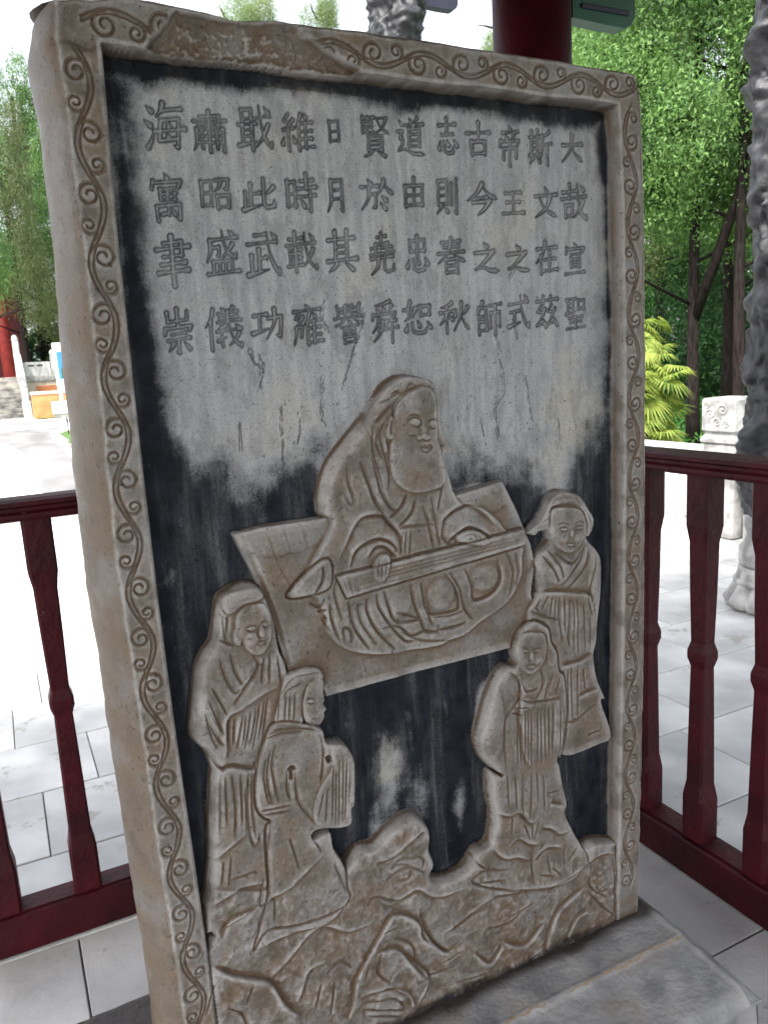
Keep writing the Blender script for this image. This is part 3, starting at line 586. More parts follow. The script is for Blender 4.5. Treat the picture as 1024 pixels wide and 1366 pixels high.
('S',0.016,0.006,0.8,[934.7,156.8,894.5,168.0,851.5,164.9,809.1,143.6,747.7,146.6,688.7,163.1,637.8,173.7,612.9,177.5,550.8,155.6,485.0,141.1]),
('S',0.012,0.007,0.8,[737.4,6.3,752.1,49.9,780.4,88.0,843.7,113.2]),
('S',0.01,0.005,0.8,[792.6,8.1,821.4,46.7,850.0,54.2]),
('S',0.014,0.005,0.8,[449.2,218.7,462.8,157.2,500.4,101.3,524.2,101.6]),
('S',0.012,0.006,0.8,[634.0,68.3,684.8,39.7,739.0,67.6]),
('S',0.01,0.006,0.8,[565.3,73.5,601.0,34.3,633.7,62.4]),
('S',0.014,0.006,0.8,[357.3,156.9,400.4,149.6,431.2,102.5,462.8,54.0]),
('S',0.012,0.006,0.8,[352.2,81.3,384.5,72.2,416.8,51.7,429.0,17.2]),
('G',0.0026,0.0036,1.0,[850.6,98.1,886.2,52.7,922.9,12.4]),
('G',0.0026,0.0036,1.0,[865.6,154.8,857.9,107.8,901.0,66.0]),
('G',0.0026,0.0036,1.0,[778.5,1.4,806.8,14.8]),
('G',0.0026,0.0036,1.0,[683.3,-7.7,724.0,12.0]),
('G',0.0026,0.0036,1.0,[440.3,64.1,522.3,62.7]),
('G',0.0026,0.0036,1.0,[923.6,146.3,924.4,18.3]),
('G',0.0026,0.0036,1.0,[526.2,142.5,599.8,159.3]),
('G',0.0026,0.0036,1.0,[648.5,116.3,713.8,126.4]),
('G',0.0026,0.0036,1.0,[399.9,313.8,422.4,327.0,455.1,320.7]),
('G',0.0026,0.0036,1.0,[388.0,296.8,432.2,307.3,469.8,282.6]),
('G',0.0026,0.0036,1.0,[597.9,113.1,648.0,104.5,687.5,124.7]),
('G',0.0026,0.0036,1.0,[487.5,77.9,541.7,89.5]),
('G',0.0026,0.0036,1.0,[520.6,28.0,606.4,13.8]),
('G',0.0022,0.003,1.0,[399.9,313.8,416.4,318.5,437.6,305.4,430.9,286.1,409.2,288.9]),
('G',0.0022,0.003,1.0,[872.2,102.4,886.5,84.3,908.5,88.6]),
('G',0.0022,0.003,1.0,[444.6,329.9,465.8,311.4,459.1,292.0]),
('S',0.016,0.008,0.8,[63.8,264.0,95.4,233.4,153.4,196.2,180.1,137.4,206.9,101.1]),
('S',0.014,0.006,0.8,[361.9,225.3,309.5,227.5,271.5,250.2,244.3,255.5,198.1,222.8,154.4,195.8]),
('S',0.012,0.007,0.8,[260.8,183.9,227.2,180.9,201.9,127.2]),
('S',0.014,0.007,0.8,[290.6,48.9,304.5,79.5,319.7,127.9,358.7,178.1,397.7,223.0,445.1,191.7,455.4,150.0,492.0,115.6]),
('S',0.012,0.006,0.8,[422.4,18.2,417.7,46.0,376.3,77.6,316.8,86.2]),
('S',0.012,0.006,0.8,[416.5,128.8,463.3,63.9,435.1,18.7]),
('S',0.012,0.005,0.8,[86.8,298.3,104.7,329.3,150.6,335.8]),
('G',0.0026,0.0038,1.0,[346.7,261.3,365.0,272.0,411.5,248.0,455.1,255.5]),
('G',0.0026,0.0038,1.0,[80.0,178.3,103.2,156.0,110.9,129.2]),
('G',0.0026,0.0038,1.0,[246.8,148.4,231.8,101.3]),
('G',0.0026,0.0038,1.0,[274.5,142.0,258.1,76.7]),
('G',0.0026,0.0038,1.0,[344.7,147.5,330.3,110.8]),
('G',0.0026,0.0038,1.0,[369.2,155.3,360.6,115.9,383.0,87.1]),
('G',0.0026,0.0038,1.0,[394.7,175.3,430.1,148.1,440.5,112.2]),
('G',0.0026,0.0038,1.0,[321.7,71.5,386.8,50.7,410.1,23.9]),
('G',0.0026,0.0038,1.0,[326.6,56.8,409.7,17.7]),
('G',0.0026,0.0038,1.0,[331.5,41.9,402.8,8.1]),
('G',0.0026,0.0038,1.0,[371.9,197.0,408.1,194.4]),
('G',0.0026,0.0038,1.0,[259.0,160.9,288.2,172.0,309.7,150.6]),
('G',0.0026,0.0038,1.0,[128.0,201.9,114.5,167.9]),
('G',0.0026,0.0038,1.0,[65.3,230.1,45.3,177.7]),
('G',0.0026,0.0038,1.0,[468.8,163.3,479.7,127.1,517.1,92.0]),
('B',872.4,121.1,7.2000000000000455,6.199999999999989,0.0016,0),
('B',886.9,128.3,6.5,5.6000000000000085,0.0016,0),
('B',908.7,113.9,7.2999999999999545,6.300000000000011,0.0016,0),
('B',893.9,100.5,7.300000000000068,6.299999999999997,0.0016,0),
('B',915.9,85.8,6.600000000000023,5.700000000000003,0.0016,0),
('B',879.2,80.8,6.5,5.700000000000003,0.0016,0),
('B',919.4,58.9,6.7000000000000455,5.699999999999996,0.0016,0),
('B',901.5,135.5,5.899999999999977,5.099999999999994,0.0016,0),
('B',927.1,113.4,5.899999999999977,5.1000000000000085,0.0016,0),
('B',865.5,142.4,5.7000000000000455,4.900000000000006,0.0016,0),
('R','carved_rocks',0.034,0.026,0.03,0.003,0.05,0.0,1,[55.6,269.7,165.9,292.9,205.8,204.0,302.1,151.0,352.0,106.8,462.6,91.7,592.3,41.1,735.0,35.0,846.1,14.1,919.2,23.0,945.4,-0.4,949.1,-54.4,994.0,-52.3,433.8,-118.0,-31.3,-146.8,-109.2,119.3])]
GLYPHS=[('海',136.6,1562.7,60.1,69.7),('肅',200.9,1562.3,56.4,59.3),('戢',268.8,1571.2,55.8,69.0),('維',336.1,1570.2,56.1,58.9),('日',397.3,1576.1,28.0,37.2),('賢',467.8,1573.8,54.8,63.9),('道',532.5,1575.9,55.8,63.1),('志',601.7,1580.5,48.2,64.4),('古',663.3,1581.7,60.7,59.7),('帝',728.0,1575.6,53.8,69.6),('斯',793.3,1577.2,54.4,66.0),('大',864.7,1579.8,58.4,56.0),('寓',130.7,1468.6,52.2,68.4),('昭',201.2,1476.4,50.5,49.2),('此',267.9,1478.4,55.4,51.5),('時',334.2,1481.5,53.1,62.6),('月',393.3,1481.0,37.4,53.8),('於',465.2,1484.3,62.2,51.7),('由',533.8,1491.0,49.5,51.6),('則',597.0,1487.5,48.6,62.4),('今',666.1,1485.8,69.4,55.2),('王',732.0,1482.6,53.0,45.1),('文',802.5,1483.7,58.7,56.3),('哉',867.4,1485.9,64.5,73.1),('聿',128.7,1380.8,55.0,74.4),('盛',203.1,1392.3,53.6,68.7),('武',265.8,1391.2,56.1,71.4),('載',328.4,1395.6,53.6,62.8),('其',396.7,1397.3,57.5,66.6),('堯',468.0,1393.2,48.0,68.3),('忠',534.6,1393.1,51.6,63.8),('春',600.4,1391.1,62.9,62.8),('之',669.8,1387.8,64.1,54.1),('之',737.7,1386.9,62.0,50.2),('在',802.7,1389.8,54.4,61.6),('宣',868.4,1387.5,53.0,60.2),('崇',125.7,1281.4,49.3,68.9),('儀',194.1,1283.5,59.9,64.0),('功',264.4,1288.1,53.3,52.0),('雍',329.9,1284.4,53.3,65.9),('譽',401.6,1285.2,58.6,66.4),('舜',465.7,1284.5,55.7,70.3),('恕',530.0,1288.8,63.9,59.3),('秋',602.2,1289.4,65.4,55.6),('師',672.7,1285.0,57.2,62.1),('式',737.1,1294.5,51.3,67.1),('茲',801.1,1292.3,56.7,64.4),('聖',868.6,1289.3,53.6,63.1)]
INK=[(16,1,[44.2,1254.7,75.5,1155.5,103.2,1106.0,175.3,1080.0,233.7,1056.9,299.7,1088.6,339.5,1096.9,361.3,1032.3,453.6,942.5,578.2,1006.9,627.2,1039.5,658.6,1014.1,726.6,1045.9,795.2,1013.2,849.7,1033.5,915.4,1085.8,938.1,1312.8,983.2,1312.0,1002.2,73.1,712.3,22.1,-12.1,254.4,10.5,771.5]),(5,0.95,[57.1,1660.6,232.1,1660.4,447.0,1661.5,762.4,1658.8,984.1,1655.0,984.0,1629.0,860.2,1612.4,668.0,1620.0,496.5,1613.3,431.2,1621.1,344.3,1624.2,228.0,1618.0,121.3,1616.1,96.0,1615.7,61.0,1612.4]),(7,0.95,[57.1,1660.6,92.4,1645.7,95.4,1530.4,95.1,1399.7,96.1,1273.8,104.9,1153.0,132.4,1059.2,112.2,920.3,23.6,935.5,49.3,1429.3]),(4,0.85,[919.5,1644.7,955.1,1647.5,983.1,1255.3,982.4,959.4,947.0,963.5,937.7,1256.8,928.9,1515.8])]
BREAK=[160.0,1705.9,178.6,1700.8,274.0,1702.6,325.0,1708.9,340.3,1693.9,360.7,1686.4,395.8,1667.4,428.1,1655.5,405.0,1643.8,361.0,1636.3,292.8,1632.9,185.3,1631.0,118.8,1647.2,115.2,1655.0,130.3,1670.8,145.5,1687.5]
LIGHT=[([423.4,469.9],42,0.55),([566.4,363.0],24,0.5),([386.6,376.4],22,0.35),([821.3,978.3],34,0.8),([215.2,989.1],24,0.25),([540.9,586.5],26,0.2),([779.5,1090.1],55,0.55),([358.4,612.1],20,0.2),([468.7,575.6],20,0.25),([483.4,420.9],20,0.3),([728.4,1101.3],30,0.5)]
CRACKS=[[365.9,1334.0,355.4,1299.4,366.6,1275.6],[244.8,1245.6,251.2,1222.4,240.8,1188.4],[403.6,1238.4,390.3,1202.9,379.1,1179.3],[273.7,1156.8,271.8,1091.4,270.2,1043.0],[350.7,1205.2,341.7,1157.7,342.4,1133.3],[695.7,1211.9,700.3,1158.1,679.7,1132.5,684.1,1077.6],[747.8,1182.2,762.4,1098.5],[823.7,1093.4,827.9,1035.7],[474.0,1433.2,467.4,1415.5,474.7,1401.5],[730.8,1374.7,720.3,1352.8],[575.2,1249.7,577.7,1240.7],[684.8,1265.1,692.9,1225.3],[93.6,1120.5,106.6,1085.2,110.9,1061.7],[646.3,1108.1,656.9,1052.8],[430.3,1309.4,419.7,1273.9,400.9,1238.6],[721.4,1290.3,733.2,1250.2],[306.2,1136.3,295.6,1101.1],[203.0,1144.9,203.4,1098.2],[228.0,1257.7,235.4,1234.7,248.6,1220.3]]

# ------------------------------------------------------------------ the carved stone: one relief surface, cut into its parts
D = .038; U = .00135
def fbm(nv, nu, cell, seed, octs=3, rough=.5, asp=1.0):
    r = np.random.default_rng(seed); out = np.zeros((nv, nu), np.float32); a = 1; tot = 0
    for o in range(octs):
        cv, cu = max(2, cell*asp/(2**o)), max(2, cell/(2**o)); gv, gu = int(nv/cv)+3, int(nu/cu)+3
        g = r.random((gv, gu)).astype(np.float32)
        y = np.arange(nv)/cv; x = np.arange(nu)/cu; yi = y.astype(int); xi = x.astype(int); fy = y-yi; fx = x-xi
        fy = (fy*fy*(3-2*fy))[:, None].astype(np.float32); fx = (fx*fx*(3-2*fx))[None].astype(np.float32)
        q = g[yi][:, xi]*(1-fx)+g[yi][:, xi+1]*fx; q2 = g[yi+1][:, xi]*(1-fx)+g[yi+1][:, xi+1]*fx
        out += a*(q*(1-fy)+q2*fy); tot += a; a *= rough
    return out/tot
def blur(a, n):
    for ax in (0, 1):
        p = np.pad(a, [(n+1, n) if i == ax else (0, 0) for i in (0, 1)], 'edge'); c = np.cumsum(p, axis=ax, dtype=np.float64)
        a = ((c[2*n+1:] - c[:-2*n-1]) if ax == 0 else (c[:, 2*n+1:]-c[:, :-2*n-1])).astype(np.float32)/(2*n+1)
    return a
def spline(p, closed, k=6):
    p = np.asarray(p, float); n = len(p)
    if n < 3: return p
    out = []
    for i in range(n if closed else n-1):
        a, b, c, d = (p[(i-1) % n], p[i], p[(i+1) % n], p[(i+2) % n]) if closed else (p[max(i-1, 0)], p[i], p[i+1], p[min(i+2, n-1)])
        for t in np.arange(k)/k: out.append(.5*((2*b)+(c-a)*t+(2*a-5*b+4*c-d)*t*t+(3*b-a-3*c+d)*t**3))
    if not closed: out.append(p[-1])
    return np.array(out)
NV, NU = int(1.712/U), int(1.004/U)
vv = np.linspace(-.008, 1.705, NV); tt = np.linspace(0, 1, NU)
uL = np.interp(vv, [0, .295, .5, .765, .967, 1.124, 1.301, 1.374, 1.484, 1.66, 1.705], [.012, .007, .001, -.003, -.007, -.003, .0, .002, .002, 0, .004])
uR = np.interp(vv, [0, .03, .381, .647, 1.167, 1.45, 1.64, 1.68, 1.705], [.991, .992, 1.002, 1.007, 1.008, 1.004, .996, .990, .978])
iL = np.interp(vv, [0, .359, .589, .721, .9, 1.093, 1.261, 1.423, 1.634], [.066, .060, .054, .051, .0485, .0485, .050, .0515, .058])
iR = np.interp(vv, [0, .03, .33, .66, .967, 1.254, 1.5, 1.641], [.928, .929, .935, .944, .949, .949, .944, .936])
nz1 = fbm(NV, 4, 26, 1)[:, 0]-.5; nz2 = fbm(NV, 4, 30, 2)[:, 0]-.5
uL = uL+.0030*nz1; uR = uR+.002*nz2
SA, SB = round(.055*(NU-1))/(NU-1), round(.945*(NU-1))/(NU-1)
Ug = np.stack([np.interp(tt, [0, SA, SB, 1], [a_, b_, c_, d_]) for a_, b_, c_, d_ in zip(uL, iL, iR, uR)])
vtop = 1.706+.004*(fbm(4, NU, 40, 3)[0]-.5)+np.interp(tt, [0, .1, .2, .24, .30, .5, .7, 1], [-.010, .004, .0, -.006, .002, .004, .002, -.002])
Vg = vv[:, None]*np.where(vv[:, None] > 1.3, 1+(vtop[None]/1.705-1)*((vv[:, None]-1.3)/.405), 1.0)
Ug = Ug.astype(np.float32); Vg = Vg.astype(np.float32)
E = np.zeros((NV, NU), np.float32); OC = np.zeros_like(E); INKM = np.zeros_like(E); GLM = np.zeros_like(E); LAB = np.zeros((NV, NU), np.int32)
PARTS = ['inscription_panel', 'border_frame']
LABELS = {}
def win(P, pad):
    u0, v0 = P.min(0)-pad; u1, v1 = P.max(0)+pad
    i0 = max(0, int(np.searchsorted(vv, v0-.006))); i1 = min(NV, int(np.searchsorted(vv, v1+.006)))
    j0 = max(0, int((u0-.020)/1.0*NU)); j1 = min(NU, int((u1+.022)/1.0*NU)+1)
    return slice(i0, i1), slice(j0, j1)
def pdist(X, Y, P, closed=False, side=False, mx=None):
    d2 = np.full(X.shape, 9.0, np.float32); sg = np.zeros(X.shape, np.float32); ins = np.zeros(X.shape, bool); par = np.zeros(X.shape, np.float32)
    n = len(P); m = n if closed else n-1
    for i in range(m):
        ax, ay = P[i]; bx, by = P[(i+1) % n]; dx, dy = bx-ax, by-ay; L2 = dx*dx+dy*dy+1e-12
        t = np.clip(((X-ax)*dx+(Y-ay)*dy)/L2, 0, 1); ex = X-ax-t*dx; ey = Y-ay-t*dy; q = ex*ex+ey*ey; c = q < d2
        if side or not closed: sg = np.where(c, dx*(Y-ay)-dy*(X-ax), sg); par = np.where(c, (i+t)/m, par)
        d2 = np.minimum(d2, q)
        if closed: ins ^= ((ay > Y) != (by > Y)) & (X < (bx-ax)*(Y-ay)/((by-ay) if abs(by-ay) > 1e-12 else 1e-12)+ax)
    d = np.sqrt(d2)
    return (np.where(ins, d, -d), par, sg) if closed else (d, par, sg)
def arr(f): return np.array(f, float).reshape(-1, 2)/1000
def groove(P, w, d, och=1., taper=.25):
    W = win(P, 4*w); X, Y = Ug[W], Vg[W]
    if X.size == 0: return
    q, par, _ = pdist(X, Y, P); tp = np.clip(np.minimum(par, 1-par)/max(taper, 1e-3), 0, 1)**.5 if taper else 1
    g = np.clip(1-q/(1.75*w), 0, 1)*tp
    GR[W] = np.maximum(GR[W], g*d); OC[W] = np.maximum(OC[W], och*np.exp(-(q/(1.7*w))**2)*tp)
# recessed field and raised border
edge = np.minimum(np.minimum(Ug-iL[:, None], (iR[:, None]-Ug)), (1.6475+.0015*np.sin(Ug*31)+.002*(fbm(NV, NU, 60, 5)-.5))-Vg)
wall = np.clip(-edge/.0035+.4, 0, 1); fr = wall*wall*(3-2*wall)
E = (D*fr).astype(np.float32); LAB[edge < .0005] = 1
E -= (.0035*np.exp(-(np.abs(edge+.0035)/.0022)**2)*0).astype(np.float32)
# broken top border: the carved face has split off
BR = arr(BREAK); W = win(BR, .01); sdb, _, _ = pdist(Ug[W], Vg[W], spline(BR, True, 4), True)
sdb = sdb+.008*(fbm(*sdb.shape, 22, 9)-.5)
dep = np.clip(sdb/.004, 0, 1)*(.006+.014*np.clip((1.706-Vg[W])/.06, 0, 1))+np.clip(sdb/.012, 0, 1)*(.020*(fbm(*sdb.shape, 40, 11, 6, .68, .6)-.35)+.012*np.abs(fbm(*sdb.shape, 30, 13, 4, .6)-.5))
onfr = (edge[W] < -.001)
E[W] = np.where((sdb > 0) & onfr, np.maximum(E[W]-dep, .006), E[W]); OC[W] = np.maximum(OC[W], np.where((sdb > 0) & (edge[W] < .001), .35+.9*(fbm(*sdb.shape, 40, 12)-.35), 0))
broken = np.zeros_like(E); broken[W] = np.clip(sdb/.002, 0, 1)
# reliefs
OUTL = []
for op in OPS:
    k = op[0]
    if k == 'R':
        _, part, h, b, bev, dome, dw, slx, sm, f = op
        if part != 'carved_rocks': dome *= .5; bev *= .42
        P = arr(f); P = spline(P, True, 4) if sm else P
        W = win(P, .004); X, Y = Ug[W], Vg[W]; s, _, _ = pdist(X, Y, P, True); bv = bev
        if slx:
            gy, gx = np.gradient(blur(s, 4)); n = np.sqrt(gx*gx+gy*gy)+1e-6; fac = np.clip((gx*.9-gy*.45)/n, 0, 1); bv = bev+slx*blur(fac.astype(np.float32), 5)
        t = np.clip(s/bv, 0, 1); prof = b+(h-b)*(t*(2-t))**.75+dome*(1-(1-np.clip(s/dw, 0, 1))**2)
        cur = E[W]; inn = (s > 0) & (edge[W] > -.0005 if part != 'carved_rocks' else Ug[W] > iL[W[0], None]-.0) & (X < iR[W[0], None]-.0)
        if part not in PARTS or part in ('head', 'hair', 'hand', 'ear'): PARTS.append(part)
        if b > 0 and part.startswith('carved_') and part != 'carved_rocks': OUTL.append(P)
        up = inn & (prof >= cur-.004); E[W] = np.where(inn, np.maximum(cur, prof), cur)
        LAB[W] = np.where(up, len(PARTS)-1 if part in ('head', 'hair', 'hand', 'ear') else PARTS.index(part), LAB[W])
GR = np.zeros_like(E)
for P in OUTL:
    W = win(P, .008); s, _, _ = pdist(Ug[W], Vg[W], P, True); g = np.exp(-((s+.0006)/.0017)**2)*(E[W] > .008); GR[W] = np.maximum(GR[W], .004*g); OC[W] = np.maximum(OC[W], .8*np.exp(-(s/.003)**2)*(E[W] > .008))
for op in OPS:
    k = op[0]
    if k == 'G': groove(spline(arr(op[4]), False, 5), max(.0011, op[1]*.62), op[2]*1.1, op[3]*.6)
    if k == 'G' and .0028 <= op[2] <= .006 and len(op[4]) > 4:
        P = spline(arr(op[4]), False, 5); T = np.gradient(P, axis=0); T /= np.linalg.norm(T, axis=1)[:, None]+1e-9; Nn = np.stack([-T[:, 1], T[:, 0]], 1)
        for off, f_ in ((.0032, .42), (-.0034, .30)): groove(P+Nn*off*(1+.3*np.sin(np.arange(len(P))*.7))[:, None], .0011, op[2]*f_, .3, .5)
    elif k == 'S':
        P = spline(arr(op[4]), False, 5); w_, d_ = op[1]*.62, op[2]*1.8; W = win(P, w_*2.2); q, par, sg = pdist(Ug[W], Vg[W], P)
        tp = np.clip(np.minimum(par, 1-par)/.2, 0, 1); sd_ = np.where(sg > 0, q, -q)
        dv = np.where(sd_ > 0, -.55*np.exp(-sd_/w_), .45*np.exp(sd_/w_))*d_*tp*1.0
        # sharp but continuous across the line
        dv = dv+np.where(sd_ > 0, .55, -.45)*d_*tp*np.exp(-np.abs(sd_)/.0011); E[W] += dv.astype(np.float32)
        OC[W] = np.maximum(OC[W], .7*np.exp(-((sd_-.002)/.003)**2)*tp)
    elif k == 'B':
        _, u, v, ru, rv, h, an = op; u, v, ru, rv = u/1000, v/1000, ru/1000, rv/1000
        P = np.array([[u-ru, v-rv], [u+ru, v+rv]]); W = win(P, .004); r2 = ((Ug[W]-u)/ru)**2+((Vg[W]-v)/rv)**2
        E[W] += (h*np.clip(1-r2, 0, 1)**.8).astype(np.float32)
carved = LAB >= 2
def lat(p): return float(np.interp(p, vv, iL)), float(np.interp(p, vv, iR))
# vine scroll cut into the border
def vine(c0, c1, n, amp, half, flip=1, cur=None):
    c0, c1 = np.array(c0), np.array(c1); ax = (c1-c0)/np.linalg.norm(c1-c0); no = np.array([-ax[1], ax[0]])*flip; L = np.linalg.norm(c1-c0); hp = L/n
    def P(s, o): q = c0+ax*s+no*o; return q+(cur(q) if cur is not None else 0)
    ss = np.linspace(0, L, n*14+1)
    for off in (-.0032, .0032):
        groove(np.array([P(s, amp*math.sin(math.pi*s/hp)+off) for s in ss]), .0012, .0036, .9, .0)
    groove(np.array([P(s, amp*math.sin(math.pi*s/hp)) for s in ss]), .0010, .0012, .3, .0)
    for i in range(n):
        sg = 1 if i % 2 == 0 else -1; jit = rnd.uniform(-.003, .003)
        for (ds, o, R0, tw) in ((.36, -.20, half*.84, 1), (.86, -.46, half*.56, -1)):
            s0 = (i+ds)*hp+jit; oc = sg*o*half; a0 = rnd.uniform(-.3, .3)+(math.pi*.5 if sg > 0 else -math.pi*.5)
            th = np.linspace(0, 2*math.pi*1.55, 26); rr = R0*(1-.80*(th/th[-1])**.95)
            groove(np.array([P(s0+r*math.cos(a0+sg*tw*t), oc+r*math.sin(a0+sg*tw*t)) for t, r in zip(th, rr)]), .0013, .0040, .95, .12)
            groove(np.array([P(s0+(r+.0026)*math.cos(a0+sg*tw*t), oc+(r+.0026)*math.sin(a0+sg*tw*t)) for t, r in zip(th[:13], rr[:13])]), .0010, .0022, .5, .3)
            groove(np.array([P(s0+(r-.0030)*math.cos(a0+sg*tw*t), oc+(r-.0030)*math.sin(a0+sg*tw*t)) for t, r in zip(th[:11], rr[:11])]), .0009, .0014, .3, .3)
            cc_ = P(s0, oc); W_ = win(np.array([cc_-R0, cc_+R0]), .003); E[W_] += (.0014*np.clip(1-((Ug[W_]-cc_[0])**2+(Vg[W_]-cc_[1])**2)/(R0*1.1)**2, 0, 1)**.6*(LAB[W_] == 1)).astype(np.float32)
            a = P(s0+R0*math.cos(a0), oc+R0*math.sin(a0)); s1 = s0-tw*.28*hp
            b = P(s1, amp*math.sin(math.pi*s1/hp)+sg*(-.0032)); m_ = P((s0+s1)/2-.004*tw, (oc+amp*math.sin(math.pi*s1/hp))/2+sg*.006)
            groove(spline([a, m_, b], False, 6), .0013, .0030, .9, .15)
vine((.0265, 1.640), (.029, .02), 21, .0125, .0205, 1, lambda q: np.array([np.interp(q[1], vv, .45*iL+.55*uL)-.0275, 0]))
vine((.969, .06), (.968, 1.640), 20, .0115, .0195, -1, lambda q: np.array([np.interp(q[1], vv, .54*iR+.46*uR)-.9685, 0]))
vine((.035, 1.677), (.975, 1.677), 12, .0125, .0215, 1)
for off_, fn in ((.0065, lambda z: np.interp(z, vv, uR)-.0065), (.0035, lambda z: np.interp(z, vv, iL)-.0035)):
    zs = np.linspace(.02, 1.69 if off_ > .005 else 1.63, 60); groove(np.stack([fn(zs)+.0006*np.sin(zs*23), zs], 1), .0011, .0022, .5, 0)
mask_ok = np.where(LAB == 1, 1-broken, 1.0); GR *= mask_ok; OC *= np.where((LAB == 1) & (broken > .5) & (OC > .6), .5, 1)
GR[(LAB == 0) & (Vg > .9)] = 0; OC[(LAB == 0)] *= .15
E -= GR
